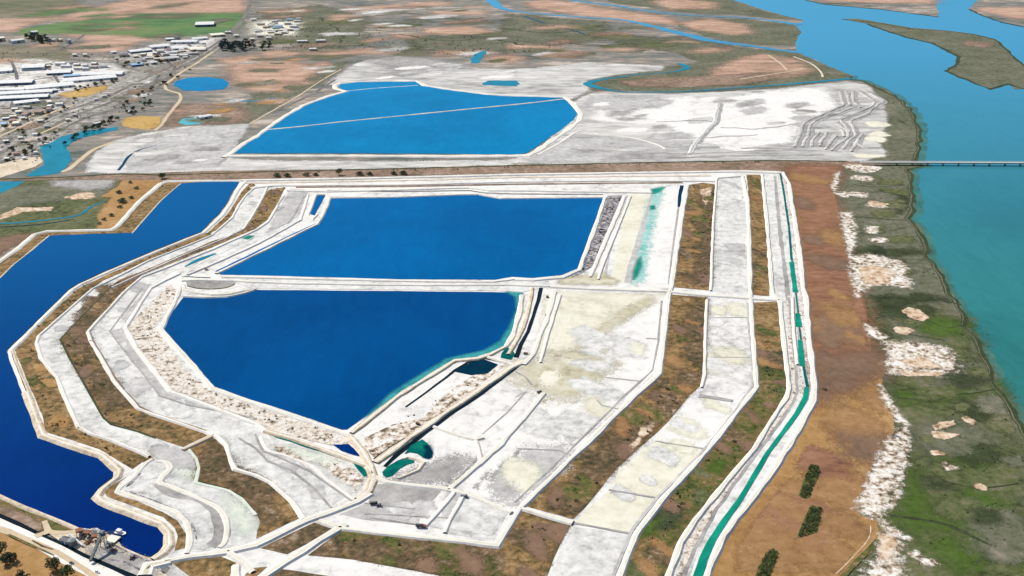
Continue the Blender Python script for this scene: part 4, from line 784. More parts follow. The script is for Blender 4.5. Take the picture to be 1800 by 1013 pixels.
# ------------------------------------------------------------------ levees (crest lines)
levee([(432,318),(418,333),(404,360),(392,377),(358,408),(327,420),(254,450),(191,477),(141,499),(127,508),(79,555),(19,616),(25,637),(46,688)], 3, 1.4)
levee([(46,688),(68,746),(75,764),(114,778),(178,799),(209,825),(206,838),(180,858),(170,872),(180,880),(252,908),(284,920),(296,935),(297,957),(287,970),(268,982)], 4.6, 1.5, "levee_beige")
ribbon("track", [(19,616),(25,637),(46,688),(68,746)], 2, "rubble", 13)
levee([(20,616),(26,637),(47,688),(70,745)], 3.4, 1.4, "levee_beige")
for q, wd, mt in (
    ([(425,317),(560,315),(700,312),(900,307),(1100,304),(1300,301),(1368,303.5)], 4, "road_white"),
    ([(440,330),(480,326),(600,325),(720,324),(900,319),(1100,317),(1258,318),(1262,312),(1306,309)], 4, "road_white"),
    ([(505,334),(575,336),(700,333),(825,329),(860,334),(900,334),(1060,337),(1145,338)], 5, "road_white"),
    ([(582,347),(700,345.5),(820,341),(842,341),(880,348),(960,347),(1062,346)], 2.4, "levee"),
    ([(1064,346),(1053,380),(1019,474),(990,487),(938,492),(905,491)], 4, "road_white"),
    ([(1098,345),(1086,376),(1064,424),(1045,470),(1038,486)], 4, "road_white"),
    ([(1108,345),(1096,376),(1076,424),(1060,465),(1052,490)], 2.6, "levee"),
    ([(553,341),(574,341),(580,346),(566,381),(556,394),(450,446),(380,480)], 4, "levee"),
    ([(556,340),(541,378),(550,384),(558,376)], 2.4, "levee"),
    ([(542,342),(528,386),(504,400),(455,427),(400,452),(330,482)], 2.4, "road_white"),
    ([(320,492),(350,491),(420,493),(500,497),(700,500),(900,500),(965,502)], 4, "road_white"),
    ([(390,486.5),(450,487.5),(700,493.5),(868,495),(905,490)], 2, "levee"),
    ([(966,503),(1050,507),(1170,511),(1240,518),(1325,524),(1372,527)], 5, "road_white"),
    ([(322,500),(324,508),(345,514),(372,517),(400,516),(425,511),(450,507)], 3.6, "levee"),
    ([(322,520),(360,521.5),(400,520.5),(430,514),(446,509)], 2.6, "levee"),
    ([(318,500),(312,520),(290,563),(282,578),(348,652),(374,683),(450,709),(550,742),(602,760),(614,765)], 4.2, "road_white"),
    ([(316,480),(290,492),(264,506),(220,575),(240,612),(300,687),(328,697),(450,744),(466,756)], 3.4, "road_white"),
    ([(466,756),(500,766),(560,786),(600,800),(645,818),(654,832)], 4.4, "levee_beige"),
    ([(249,486),(218,512),(154,582),(159,597),(199,667),(242,716),(263,725),(361,758)], 2.2, "road_white"),
    ([(450,404),(375,437),(300,467),(249,486)], 2.2, "road_white"),
    ([(488,361),(471,389),(450,404)], 2.2, "road_white"),
    ([(361,758),(384,768),(398,782),(406,808),(413,823),(450,834),(476,847),(513,881),(534,911)], 2.6, "road_white"),
    ([(218,480),(162,507),(68,589),(64,602),(72,628),(100,662),(125,722),(138,749),(158,761),(200,774),(262,801)], 2.2, "road_white"),
    ([(336,428),(262,457),(218,480)], 2, "road_white"), ([(450,327),(433,342),(420,359),(408,382),(372,413),(336,428)], 2, "road_white"),
    ([(470,328),(460,350),(448,372),(428,402),(398,417),(325,447),(245,482),(196,505)], 1.8, "levee"),
    ([(376,764),(322,790)], 3, "road_cream"),
    ([(917,518),(914,546),(901,590),(889,608)], 4.6, "levee"),
    ([(889,608),(864,621),(840,629),(821,631),(800,633),(793,637),(701,694),(618,760)], 5, "levee_beige"),
    ([(936,505),(930,540),(920,575),(904,605),(893,622)], 3, "levee_beige"),
    ([(858,626),(875,632),(902,640)], 2.6, "levee"),
    ([(918,634),(899,644),(850,678),(800,713),(726,764),(660,812)], 6.5, "levee_beige"),
    ([(975,512),(962,560),(950,590),(938,622),(920,640)], 4, "road_white"),
    ([(985,518),(972,560),(960,600),(950,636)], 2, "levee"),
    ([(614,764),(636,790),(652,818),(657,840),(648,862),(628,876)], 5.5, "levee_beige"),
    ([(650,866),(628,880),(600,892),(560,906),(537,914),(495,935),(450,957),(400,968),(330,978),(290,985)], 6, "road_white"),
    ([(660,838),(680,846),(720,851),(778,857),(800,862),(840,874),(899,900)], 4, "road_white"),
    ([(786,862),(800,850),(846,812),(880,780),(920,735),(948,700),(955,690)], 4.5, "road_white"),
    ([(846,812),(842,790),(836,772)], 2.4, "levee"), ([(762,748),(800,762),(836,772),(850,768)], 2.4, "levee"),
    ([(708,806),(718,803),(732,806),(745,812),(735,825),(700,840)], 2, "levee_beige"),
    ([(800,862),(770,900),(745,925)], 3, "road_white"), ([(815,870),(790,915),(782,935)], 2, "road_white"),
    ([(1209,325),(1197,393),(1181,505),(1175,522),(1170,569),(1160,656),(1110,701),(1052,759),(983,826),(915,892),(898,920),(873,957),(800,949),(700,939),(605,928),(560,914)], 4, "road_white"),
    ([(1306,309),(1315,353),(1318,428),(1320,520),(1327,631),(1331,679),(1268,760),(1246,790),(1222,815),(1162,880),(1118,940),(1090,1013),(1075,1060)], 3.6, "road_white"),
    ([(1260,318),(1254,393),(1250,510)], 1.8, "levee"),
    ([(1243,526),(1240,606),(1239,656),(1234,680)], 1.8, "levee"),
    ([(1340,306),(1349,393),(1354,453),(1358,515),(1372,530),(1378,594),(1385,656),(1388,682),(1383,698),(1352,745),(1327,788),(1277,846),(1222,914),(1197,953),(1180,998),(1160,1060)], 3.6, "road_white"),
    ([(1366,303),(1377,303.5),(1387,320),(1397,380),(1406,440),(1413,506),(1418,521),(1423,594),(1429,640),(1433,681),(1430,704),(1404,757),(1349,842),(1273,940),(1247,1000),(1228,1060)], 4.2, "road_white"),
    ([(1385,520),(1394,522),(1396,580),(1402,640)], 1.6, "levee"),
    ([(915,892),(960,905),(1007,918)], 4, "road_white"),
    ([(608,920),(560,948),(532,967),(480,1000),(430,1035)], 6, "road_white"),
    ([(400,968),(430,990),(445,1004)], 4, "road_white"),
    ([(300,985),(262,992),(255,1010)], 8, "road_white"),
    ([(415,992),(412,1040)], 6, "road_white"),
):
    levee(q, wd, 1.5, mt, False, .5, slope=1.25)
ribbon("track", [(575,336),(700,338),(825,336),(850,340),(900,342),(1060,343)], 4, "ballast", 12)
ribbon("track", [(520,330),(720,328.5),(900,325),(1100,323),(1200,322)], 7, "embankment", 12)
ribbon("track", [(430,323),(700,318.5),(900,313),(1100,311),(1250,310)], 6, "levee_beige", 12)
for q in ([(250,508),(193,584),(281,697),(330,713),(451,737)], [(448,765),(463,795),(500,809),(545,829),(580,855),(618,882)], [(420,772),(450,790),(470,812),(512,828),(550,858),(582,895)], [(500,345),(480,375),(500,365)], [(505,395),(520,375),(535,345)]):
    ribbon("track", q, 2.2, "salt_dark", 13, False, .8, .4)
levee([(458,766),(470,790),(505,801),(550,820),(582,848),(622,878)], 2.4, .7, "road_white", True)
levee([(320,490),(340,470),(380,448),(430,425),(455,412)], 1.6, .4, "road_white", True)
ribbon("brine_channel", [(325,470),(345,460),(365,452),(380,447)], [3,6,6,3], "creek", 12, True, .6, .6)
soft("brine_pool", [(425,420),(438,415),(448,416),(440,423)], "teal_canal", 12, 5, 30)

# bottom left corner: road, bank, brown paddock
patch("field", [(-60,915),(0,932),(15,945),(75,972),(105,990),(150,1013),(230,1060),(-60,1060)], "tan_field", 9, .8)
patch("grass_strip", [(-60,850),(0,873),(40,892),(87,909),(135,932),(130,938),(100,937),(84,930),(78,938),(62,934),(0,905),(-60,880)], "olive_grass", 9, .5)
soft("grass_strip", [(-30,890),(20,895),(70,920),(75,936),(30,918),(-30,900)], "embankment", 10, 6, 30)
levee([(-60,848),(0,872),(40,890),(87,908),(142,932)], 2.4, 1.0, "levee_beige")
patch("road", [(-60,885),(0,912),(62,940),(110,958),(160,985),(225,1016),(330,1060),(230,1060),(150,1013),(105,990),(75,972),(15,942),(-60,915)], "road_white", 10, .4)
ribbon("road", [(-60,915),(10,934),(60,955),(105,975),(150,1003),(200,1040)], 5, "road_cream", 11, False, .5)
ribbon("dirt_road", [(78,917),(82,928),(88,936),(110,938),(135,936)], 4.5, "road_cream", 12, True)
ribbon("dirt_road", [(62,945),(75,940),(88,935)], 5, "road_cream", 12, True)
ribbon("ditch", [(-60,884),(0,908),(30,921),(62,936)], [3.6,3.6,3.4,2.6], "black_ditch", 13)
ribbon("ditch", [(75,943),(110,958),(150,979),(200,1000),(235,1016),(270,1035)], [2,3,3.4,4,4.4,4.6], "black_ditch", 13)
ribbon("ditch", [(15,942),(50,958),(95,978)], [2,2.4,1.2], "olive_grass", 13)
ribbon("ditch", [(57,952),(75,962),(94,968)], [1.2,1.8,1], "dark_grass", 13)
patch("bare_lot", [(88,940),(140,934),(175,933),(205,950),(214,963),(250,978),(266,984),(300,1020),(330,1060),(300,1060),(235,1012),(150,975),(110,956)], "levee_beige", 11, .5)
soft("bare_lot", [(150,960),(200,965),(260,990),(300,1040),(250,1020),(160,980)], "salt_dark", 12, 10, 40)
for q in ([(200,960),(230,975),(265,990),(290,1010)], [(190,985),(220,990),(250,1005),(270,1020)]):
    ribbon("ditch", q, 1.6, "rubble_dark", 13, False, .5, .5)
#@@THINGS
# ================================================================== THINGS
plain("bark", (.11,.085,.06), .3, 1.5, .95)
plain("leaf_dark", (.060,.085,.030), .5, .35, .8, rand=.5)
plain("leaf_olive", (.105,.110,.040), .40, .35, .8, rand=.4)
plain("leaf_green", (.075,.135,.028), .40, .35, .8, rand=.4)
plain("leaf_blue", (.025,.070,.070), .40, .35, .8, rand=.4)
plain("scrub_leaf", (.13,.105,.045), .5, .05, .9)
plain("marsh_leaf", (.075,.10,.035), .5, .05, .9)
plain("rock", (.42,.36,.29), .4, .12, .9)
plain("white_roof", (.68,.68,.66), .16, .15, .5)
plain("cream_roof", (.74,.70,.56), .08, .15, .6)
plain("grey_roof", (.34,.34,.36), .15, .15, .6)
plain("blue_roof", (.20,.40,.62), .10, .15, .5)
plain("dark_roof", (.05,.06,.085), .15, .15, .6)
plain("brown_roof", (.30,.17,.12), .15, .15, .7)
plain("wall_white", (.66,.66,.66), .08, .2, .7)
plain("wall_blue", (.10,.17,.26), .12, .2, .7)
plain("wall_tan", (.48,.40,.30), .12, .2, .8)
plain("door_dark", (.05,.055,.065), .2, .4, .6)
plain("pale_concrete", (.74,.72,.68), .12, .3, .85)
plain("concrete", (.44,.43,.40), .15, .3, .85)
plain("weathered_timber", (.20,.17,.14), .3, .4, .9)
plain("steel_grey", (.13,.155,.155), .25, .5, .75, .1)
plain("galvanised", (.20,.225,.235), .2, .4, .75, .0)
plain("rust", (.24,.10,.05), .4, .5, .9)
plain("machine_dark", (.035,.035,.04), .3, .5, .7)
plain("paint_white", (.74,.75,.75), .06, .4, .4)
plain("paint_red", (.50,.10,.07), .15, .4, .5)
plain("paint_blue", (.05,.08,.16), .15, .4, .4)
plain("glass_dark", (.03,.04,.05), .1, .4, .15)
plain("tyre", (.02,.02,.02), .1, .4, .9)

class MB:
    """collects boxes, bars and tubes into one mesh"""
    def __init__(s): s.v = []; s.f = []
    def box(s, x0, x1, y0, y1, z0, z1):
        b = len(s.v)
        s.v += [(x0,y0,z0),(x1,y0,z0),(x1,y1,z0),(x0,y1,z0),(x0,y0,z1),(x1,y0,z1),(x1,y1,z1),(x0,y1,z1)]
        s.f += [tuple(b+i for i in q) for q in ((0,3,2,1),(4,5,6,7),(0,1,5,4),(1,2,6,5),(2,3,7,6),(3,0,4,7))]
        return s
    def tube(s, a, b, r0, r1=None, n=6):
        r1 = r0 if r1 is None else r1
        a, b = Vector(a), Vector(b); d = (b-a).normalized()
        u = d.orthogonal().normalized(); w_ = d.cross(u); k = len(s.v)
        for p, r in ((a, r0), (b, r1)):
            for i in range(n):
                t = 2*math.pi*i/n; q = p + (u*math.cos(t) + w_*math.sin(t))*r; s.v.append(tuple(q))
        for i in range(n):
            j = (i+1) % n; s.f.append((k+i, k+j, k+n+j, k+n+i))
        s.f.append(tuple(k+i for i in reversed(range(n)))); s.f.append(tuple(k+n+i for i in range(n)))
        return s
    def poly(s, pts, faces):
        b = len(s.v); s.v += pts; s.f += [tuple(b+i for i in f) for f in faces]; return s
    def leaves(s, c, rad, n, size, rs, shell=0.55):
        for _ in range(n):
            d = rs.normal(size=3); d /= np.linalg.norm(d)
            r = shell + (1-shell)*rs.random()
            p = np.array(c) + d*np.array(rad)*r
            a = rs.normal(size=3); a /= np.linalg.norm(a); b_ = np.cross(a, rs.normal(size=3)); b_ /= np.linalg.norm(b_)
            h = size*(.6+.8*rs.random()); k = len(s.v)
            s.v += [tuple(p-a*h), tuple(p+b_*h*.6), tuple(p+a*h), tuple(p-b_*h*.6)]; s.f.append((k,k+1,k+2,k+3))
        return s
    def build(s, name, mat, parent=None): return link_mesh(name, s.v, s.f, mat, parent)

# ------------------------------------------------------------------ trees
def make_tree(kind, label, group, height, width, leaf, seed, bushy=False):
    rs = np.random.default_rng(seed)
    t = thing(kind, label, "tree" if not bushy else "bush", (0,0,0), 0, group)
    tr = MB(); th = height*(.26 if not bushy else .2)
    tr.tube((0,0,-.3), (0,0,th), width*.035+.12, width*.022+.08, 8)
    cr = MB(); n = 11 if not bushy else 8
    for i in range(n):
        a = 2*math.pi*(i/n) + rs.random()*.7; rr = width*.5*(.25+.55*rs.random()); hz = height*(.34+.5*rs.random()) if not bushy else height*(.22+.45*rs.random())
        if i < 2: rr *= .25; hz = height*.82
        c = (rr*math.cos(a), rr*math.sin(a), hz)
        tr.tube((0,0,th*.9), (c[0]*.8, c[1]*.8, c[2]*.92), width*.016+.05, .03, 5)
        q = width*(.16+.1*rs.random())
        cr.leaves(c, (q, q, q*.72), int(70+40*rs.random()), max(.22, width*.045), rs)
    tr.build("trunk", "bark", t); cr.build("crown", leaf, t)
    return t
used = set()
protos = {}
def place_tree(key, px, py, wd, label, group, rot=None):
    """first call moves the prototype itself, later calls copy it with its trunk and crown"""
    root, w0 = protos[key]
    x, y, _ = gp(px, py); s = wd / w0; rz = (random.uniform(-.3, .3) if key.startswith('bush') else random.random()*6.28) if rot is None else rot
    sq = (s*1.25, s, s*.62) if key.startswith("bush") else (s, s, s*random.uniform(.9, 1.1))
    if key not in used:
        used.add(key); root.location = (x, y, .45); root.rotation_euler = (0,0,rz); root.scale = sq
        root["label"] = label
        if group: root["group"] = group
        return root
    r = dup(root, (x, y, .45), rz, sq, label)
    if group: r["group"] = group
    elif "group" in r: del r["group"]
    return r
for key, args in dict(
    dark_a=("broadleaf_tree", "x", "x", 10, 11, "leaf_dark", 1), dark_b=("broadleaf_tree", "x", "x", 9, 12, "leaf_dark", 2),
    olive=("broadleaf_tree", "x", "x", 8, 11, "leaf_olive", 3), green=("broadleaf_tree", "x", "x", 8, 11, "leaf_green", 4),
    blue_a=("broadleaf_tree", "x", "x", 13, 11, "leaf_blue", 5), blue_b=("broadleaf_tree", "x", "x", 11, 11, "leaf_blue", 6)).items():
    protos[key] = (make_tree(*args), args[4])
for key, args in dict(bush_a=("bush", "x", "x", 5, 8, "leaf_dark", 11, True), bush_b=("bush", "x", "x", 4, 8, "leaf_olive", 12, True)).items():
    protos[key] = (make_tree(*args), args[4])

for key, px, py, wd, label in (
    ("dark_a", 2, 975, 11, "tall dark tree at the left end of the clump in the bottom left corner"),
    ("dark_b", 19, 988, 11, "wide dark tree at the right end of the clump in the bottom left corner"),
    ("dark_a", 10, 994, 8, "small dark tree in front of the clump in the bottom left corner"),
    ("olive", 97, 1001, 13, "round olive green tree standing alone beside the white road"),
    ("green", 120, 1016, 13, "bright green tree beside the white road at the bottom edge"),
    ("dark_b", 40, 1020, 10, "dark brown green tree at the bottom edge below the clump"),):
    place_tree(key, px, py, wd, label, None)
for key, px, py, wd, label in (
    ("bush_a", 229, 322, 8, "dark round bush at the top of the orange brown triangle"), ("bush_b", 241, 332, 9, "olive bush right of the topmost dark bush on the orange brown triangle"),
    ("bush_a", 209, 340, 11, "dark bush on the left edge of the orange brown triangle"), ("bush_a", 215, 356, 16, "widest dark bush in the middle of the orange brown triangle"),
    ("bush_a", 231, 349, 9, "dark bush beside the widest bush, next to the white levee"), ("bush_a", 196, 380, 9, "black green bush low on the orange brown triangle"),
    ("bush_b", 184, 387, 8, "olive bush left of the black green bush low on the triangle"), ("bush_b", 176, 394, 7, "lowest small bush at the tip of the orange brown triangle"),
    ("bush_b", 212, 365, 9, "olive bush just below the widest dark bush on the triangle"),
    ("bush_a", 487, 311, 14, "leftmost of the dark bushes along the railway bank"), ("bush_a", 505, 311, 13, "second dark bush from the left along the railway bank"),
    ("bush_b", 540, 309, 13, "third bush from the left along the railway bank"), ("bush_a", 555, 309, 11, "fourth bush from the left along the railway bank"),
    ("dark_a", 596, 308, 12, "single taller tree among the bushes on the railway bank"), ("bush_a", 632, 308, 14, "left one of the pair of low dark bushes right of the railway bank tree"),
    ("bush_a", 650, 308, 12, "right one of the pair of low dark bushes right of the railway bank tree"), ("bush_a", 692, 307, 12, "left one of the last pair of dark bushes along the railway bank"),
    ("bush_a", 709, 307, 14, "right one of the last pair of dark bushes along the railway bank"), ("dark_b", 285, 314, 12, "dark tree on the railway bank above the orange brown triangle"),
    ("bush_b", 1450, 686, 5, "small lone bush in the brown field beside the bend of the teal canal") ):
    place_tree(key, px, py, wd, label, None)
def sample(poly, n, gap):
    xs = [p[0] for p in poly]; ys = [p[1] for p in poly]; out = []; tries = 0
    while len(out) < n and tries < 4000:
        tries += 1; p = (random.uniform(min(xs), max(xs)), random.uniform(min(ys), max(ys)))
        if seg_dist(np.array([p]), poly)[0] < 0: continue
        g = gp(*p)
        if any((g[0]-q[0])**2+(g[1]-q[1])**2 < gap*gap for q in (gp(*o) for o in out)): continue
        out.append(p)
    return sorted(out, key=lambda p: p[1])
for keys, poly, n, w0, w1, gap, label, group in (
    (("blue_a","blue_b"), [(389,80),(432,78),(434,90),(388,92)], 22, 13, 18, 9, "dark blue green tree in the dense grove beside the highway far left of the ponds", "trees of the dark grove by the highway"),
    (("blue_a","dark_a"), [(436,80),(474,76),(476,88),(438,90)], 10, 10, 15, 9, "dark tree in the looser grove among houses right of the highway", "trees right of the dark grove"),
    (("blue_a","dark_b"), [(44,66),(68,64),(94,72),(92,78),(56,76)], 15, 12, 18, 10, "dark tree sheltering the farm buildings at the far left", "trees around the far left farm"),
    (("dark_a","dark_b","olive"), [(110,258),(150,231),(178,216),(200,213),(180,225),(150,238),(118,252)], 12, 8, 12, 10, "dark tree lining the left bank of the teal creek", "trees along the teal creek"),
    (("dark_a","bush_b","olive"), [(185,214),(235,190),(270,178),(262,190),(225,205),(196,218)], 13, 7, 11, 11, "tree in the belt between the railway yard and the ochre lot", "trees between the yard and the ochre lot"),
    (("dark_b","bush_a","olive"), [(0,215),(60,200),(130,175),(150,182),(60,232),(0,262)], 15, 6, 10, 12, "roadside tree between the two cream roads and the white sheds", "trees between the cream roads and the sheds"),
    (("dark_a","bush_a","olive"), [(0,262),(60,238),(110,222),(105,240),(66,270),(40,284),(0,286)], 18, 6, 10, 12, "tree in the built up strip above the pale tongue of land", "trees above the pale tongue of land"),
    (("olive","bush_b","dark_b"), [(200,190),(290,140),(330,118),(340,122),(300,150),(230,190)], 16, 6, 10, 14, "small tree along the railway between the creek and the blue pool", "trees along the railway"),
    (("dark_b","olive"), [(130,158),(165,148),(205,142),(205,146),(165,154),(135,164)], 12, 7, 10, 12, "tree in the hedge along the lower edge of the white sheds", "trees below the white sheds"),
    (("olive","bush_a"), [(200,108),(270,104),(330,90),(340,98),(280,116),(210,122)], 16, 8, 12, 16, "small tree scattered among the grey yards above the highway", "trees among the grey yards")):
    for i, (px, py) in enumerate(sample(poly, n, gap)):
        place_tree(keys[i % len(keys)], px, py, random.uniform(w0, w1), label, group)

def thicket(px, label, leaf, seed, dens=.55):
    rs = np.random.default_rng(seed)
    poly = [gp(*p)[:2] for p in px]; cx = sum(p[0] for p in poly)/len(poly); cy = sum(p[1] for p in poly)/len(poly)
    t = thing("shrub_thicket", label, "thicket", (cx, cy, .75)); A = np.array(poly)
    lo, hi = A.min(0), A.max(0); area = (hi-lo).prod(); P = lo + rs.random((int(area*dens*1.1), 2))*(hi-lo)
    P = P[seg_dist(P, poly) > .8]
    cr, cr2 = MB(), MB()
    for i, (x, y) in enumerate(P):
        q = .9 + 1.3*rs.random()**2; h = .3 + q*.45
        (cr if rs.random() < .7 else cr2).leaves((x-cx, y-cy, h), (q, q, q*.55), 14, .40, rs, .35)
    cr.build("foliage", leaf, t); cr2.build("foliage", "leaf_olive", t)
    b = [(x-cx, y-cy) for x, y in rough_edge([p+(0,) for p in poly], .4, True, 3)]
    from mathutils.geometry import tessellate_polygon
    v3 = [Vector((x, y, 0)) for x, y in b]; tris = []
    for tt in tessellate_polygon([v3]):
        a, bb, c = (v3[i] for i in tt); tris.append(tt if (bb-a).cross(c-a).z > 0 else (tt[0], tt[2], tt[1]))
    link_mesh("litter", [(x, y, .12) for x, y in b], tris, "olive_grass", t)
thicket([(1423,817),(1438,820),(1442,831),(1437,845),(1430,858),(1423,876),(1413,879),(1403,872),(1410,855),(1417,833)], "upper long dark green thicket in the tan field right of the teal canal", "leaf_green", 21)
thicket([(1425,889),(1445,895),(1442,915),(1437,937),(1420,943),(1400,947),(1411,920)], "middle long dark green thicket in the tan field, with light tufts", "leaf_green", 22)
thicket([(1345,975),(1358,965),(1369,972),(1362,995),(1345,1030),(1325,1030),(1332,1000)], "lowest dark green thicket, cut by the bottom edge of the picture", "leaf_green", 23)

# ------------------------------------------------------------------ low scrub, reeds and stones nobody could count
def scatter(name, polys, per_ha, size, mat, seed, flat=.6, leaves=7):
    base = .95 if seed < 35 else .5
    rs = np.random.default_rng(seed); m = MB()
    for px in polys:
        poly = [gp(*p)[:2] for p in px]; A = np.array(poly); lo, hi = A.min(0), A.max(0)
        P = lo + rs.random((min(9000, int((hi-lo).prod()*per_ha/10000)), 2))*(hi-lo)
        P = P[seg_dist(P, poly) > 1.2]
        for x, y in P:
            if mnoise.noise(Vector((x*.02, y*.02, seed))) < -.05: continue
            q = size*(.5+1.0*rs.random()**2)
            m.leaves((x, y, base+q*flat*.5), (q, q, q*flat), leaves, q*.55, rs, .3)
    o = m.build(name, mat); o["kind"] = "stuff"; return o
scatter("scrub", [B1, B2], 120, 1.4, "scrub_leaf", 31)
scatter("scrub", [[(1225,524),(1240,526),(1238,656),(1205,698),(1150,760),(1085,820),(1025,895),(960,890),(1040,805),(1140,720),(1200,640)], [(1236,335),(1256,330),(1250,505),(1228,503)]], 150, 1.5, "scrub_leaf", 32)
scatter("scrub", [[(1340,640),(1380,660),(1380,695),(1340,748),(1270,840),(1215,910),(1185,960),(1165,1010),(1130,1000),(1140,930),(1180,870),(1250,795),(1320,715)]], 160, 1.6, "marsh_leaf", 33)
scatter("scrub", [[(605,935),(870,962),(900,920),(985,930),(960,1013),(780,1010),(560,975)]], 130, 1.2, "scrub_leaf", 34)
scatter("reeds", [[(1510,310),(1590,306),(1592,350),(1580,390),(1608,440),(1645,510),(1718,640),(1800,760),(1800,1013),(1600,1013),(1590,760),(1570,690),(1540,560),(1500,430)]], 60, 1.1, "marsh_leaf", 35, .3, 6)
scatter("reeds", [[(1586,392),(1618,436),(1642,482),(1686,560),(1721,633),(1742,688),(1774,744),(1815,815),(1768,772),(1708,652),(1668,572),(1628,492),(1598,424)]], 150, 1.0, "leaf_dark", 36, .6, 6)
scatter("reeds", [[(1580,305),(1596,316),(1598,362),(1586,380),(1582,340)], [(1556,166),(1594,196),(1606,224),(1608,270),(1598,275),(1590,222)]], 90, 1.2, "leaf_dark", 37, .6, 6)
scatter("scrub", [[(225,310),(290,309),(450,304),(640,299),(900,293),(1100,287),(1350,283),(1480,284),(1480,288),(1350,287),(1100,291),(900,297),(640,303),(450,308),(215,312)]], 150, 1.5, "leaf_olive", 38, .6, 6)
def stones(name, polys, per_ha, size, mat, seed):
    rs = np.random.default_rng(seed); m = MB()
    for px in polys:
        poly = [gp(*p)[:2] for p in px]; A = np.array(poly); lo, hi = A.min(0), A.max(0)
        P = lo + rs.random((int((hi-lo).prod()*per_ha/10000), 2))*(hi-lo); P = P[seg_dist(P, poly) > .8]
        for x, y in P:
            if mnoise.noise(Vector((x*.05, y*.05, seed))) < 0: continue
            q = size*(.4+1.2*rs.random()**3); b = len(m.v)
            for sx, sy, sz in ((1,0,0),(0,1,0),(-1,0,0),(0,-1,0),(.3,.2,1),(-.4,-.2,.8)):
                m.v.append((x+q*sx*rs.uniform(.6,1.2), y+q*sy*rs.uniform(.6,1.2), .95+q*sz*rs.uniform(.5,1)))
            m.f += [(b,b+1,b+4),(b+1,b+2,b+5),(b+1,b+5,b+4),(b+2,b+3,b+5),(b+3,b,b+4),(b+3,b+4,b+5)]
    o = m.build(name, mat); o["kind"] = "stuff"; return o
stones("stones", [[(288,511),(318,521),(271,576),(283,589),(321,646),(376,691),(451,715),(548,747),(600,764),(600,780),(540,773),(450,740),(326,692),(241,611),(222,576)]], 260, 1.2, "rock", 41)
stones("stones", [[(1070,347),(1094,346),(1082,373),(1060,423),(1041,470),(1012,487),(1036,440),(1056,385)]], 400, 1.4, "machine_dark", 42)
stones("stones", [[(640,772),(690,748),(785,692),(830,664),(876,647),(765,734),(660,806)], [(500,790),(560,805),(630,835),(620,862),(560,818)]], 240, .9, "weathered_timber", 43)

# ------------------------------------------------------------------ railway bridge over the river
def bridge():
    zd = 5.5; a = Vector(gp(1512, 284.5, zd)); b = Vector(gp(2060, 286.5, zd)); L = (b-a).length; rz = math.atan2(b.y-a.y, b.x-a.x)
    t = thing("railway_bridge", "long low railway bridge on dark piers crossing the wide river at the right edge", "bridge", (a.x, a.y, 0), rz)
    MB().box(0, L, -2.9, 2.9, zd-.9, zd).build("deck", "pale_concrete", t)
    g = MB(); g.box(0, L, -2.3, -1.7, zd-2.4, zd-.902); g.build("girder", "concrete", t)
    g = MB(); g.box(0, L, 1.7, 2.3, zd-2.4, zd-.902); g.build("girder", "concrete", t)
    for s in (-1, 1):
        r = MB(); r.box(0, L, s*.75-.06, s*.75+.06, zd+.02, zd+.2); r.build("rail", "rust", t)
        h = MB(); y = s*2.8
        h.box(0, L, y-.06, y+.06, zd+1.0, zd+1.2); h.box(0, L, y-.04, y+.04, zd+.5, zd+.58)
        x = 0
        while x < L: h.box(x, x+.1, y-.055, y+.055, zd+.002, zd+1.05); x += 4
        h.build("railing", "pale_concrete", t)
    x = 60.0; first = None
    while x < L:
        if first is None:
            p = MB(); p.box(-1.0, 1.0, -3.0, 3.0, zd-3.1, zd-2.402)
            for yy in (-2.4, 0, 2.4): p.tube((0, yy, -2), (0, yy, zd-3.1), .7, .65, 8)
            p.tube((-.2,-2.4,1), (-.2,2.4,zd-3.3), .15, .15, 5)
            first = p.build("pier", "weathered_timber", t); first.location = (x, 0, 0)
        else:
            q = first.copy(); C.objects.link(q); q.parent = t; q.location = (x, 0, 0)
        x += 25.2
bridge()

# ------------------------------------------------------------------ buildings
def shed(kind, cat, label, x1, y1, x2, y2, depth, h, roof, wall="wall_white", doors=0, window=None, group=None, flat=False):
    if kind == 'warehouse': depth *= 1.3; h *= .75
    a, b = Vector(gp(x1, y1)), Vector(gp(x2, y2)); L = (b-a).length; rz = math.atan2(b.y-a.y, b.x-a.x)
    t = thing(kind, label, cat, (a.x, a.y, .32), rz, group)
    e = h * (.78 if not flat else 1.0); rise = h - e if not flat else .01
    w_ = MB(); D = depth
    w_.poly([(0,0,-.3),(L,0,-.3),(L,D,-.3),(0,D,-.3),(0,0,e),(L,0,e),(L,D,e),(0,D,e),(0,D/2,e+rise),(L,D/2,e+rise)],
            [(0,1,5,4),(2,3,7,6),(1,2,6,9,5),(3,0,4,8,7)])
    w_.build("wall", wall, t)
    o = .5; r = MB(); th = .35
    if flat: r.box(-o, L+o, -o, D+o, e+.012, e+.5)
    else:
        k = rise/(D/2); z0 = e - k*o
        P = [(-o,-o,z0+.02),(L+o,-o,z0+.02),(L+o,D/2,e+rise+.02),(-o,D/2,e+rise+.02),(L+o,D+o,z0+.02),(-o,D+o,z0+.02)]
        Q = [(x,y,z+th) for x,y,z in P]
        r.poly(P+Q, [(6,7,8,9),(9,8,10,11),(1,0,3,2),(2,3,5,4),(0,1,7,6),(4,5,11,10),(1,2,8,7),(2,4,10,8),(0,6,9,3),(3,9,11,5)])
    r.build("roof", roof, t)
    for i in range(doors):
        cx = L*(i+.5)/doors; dw = min(4.5, L/doors*.35)
        MB().box(cx-dw/2, cx+dw/2, -.12, .06, -.2, e*.7).build("door", "door_dark", t)
    if window:
        MB().box(L*.08, L*.92, -.1, .05, e*.35, e*.8).build("window", window, t)
    return t
S = lambda *a, **k: shed("warehouse", "warehouse", *a, **k)
S("short white warehouse at the far left edge, top of the shed cluster", -8, 130, 22, 128, 26, 8, "white_roof", doors=2)
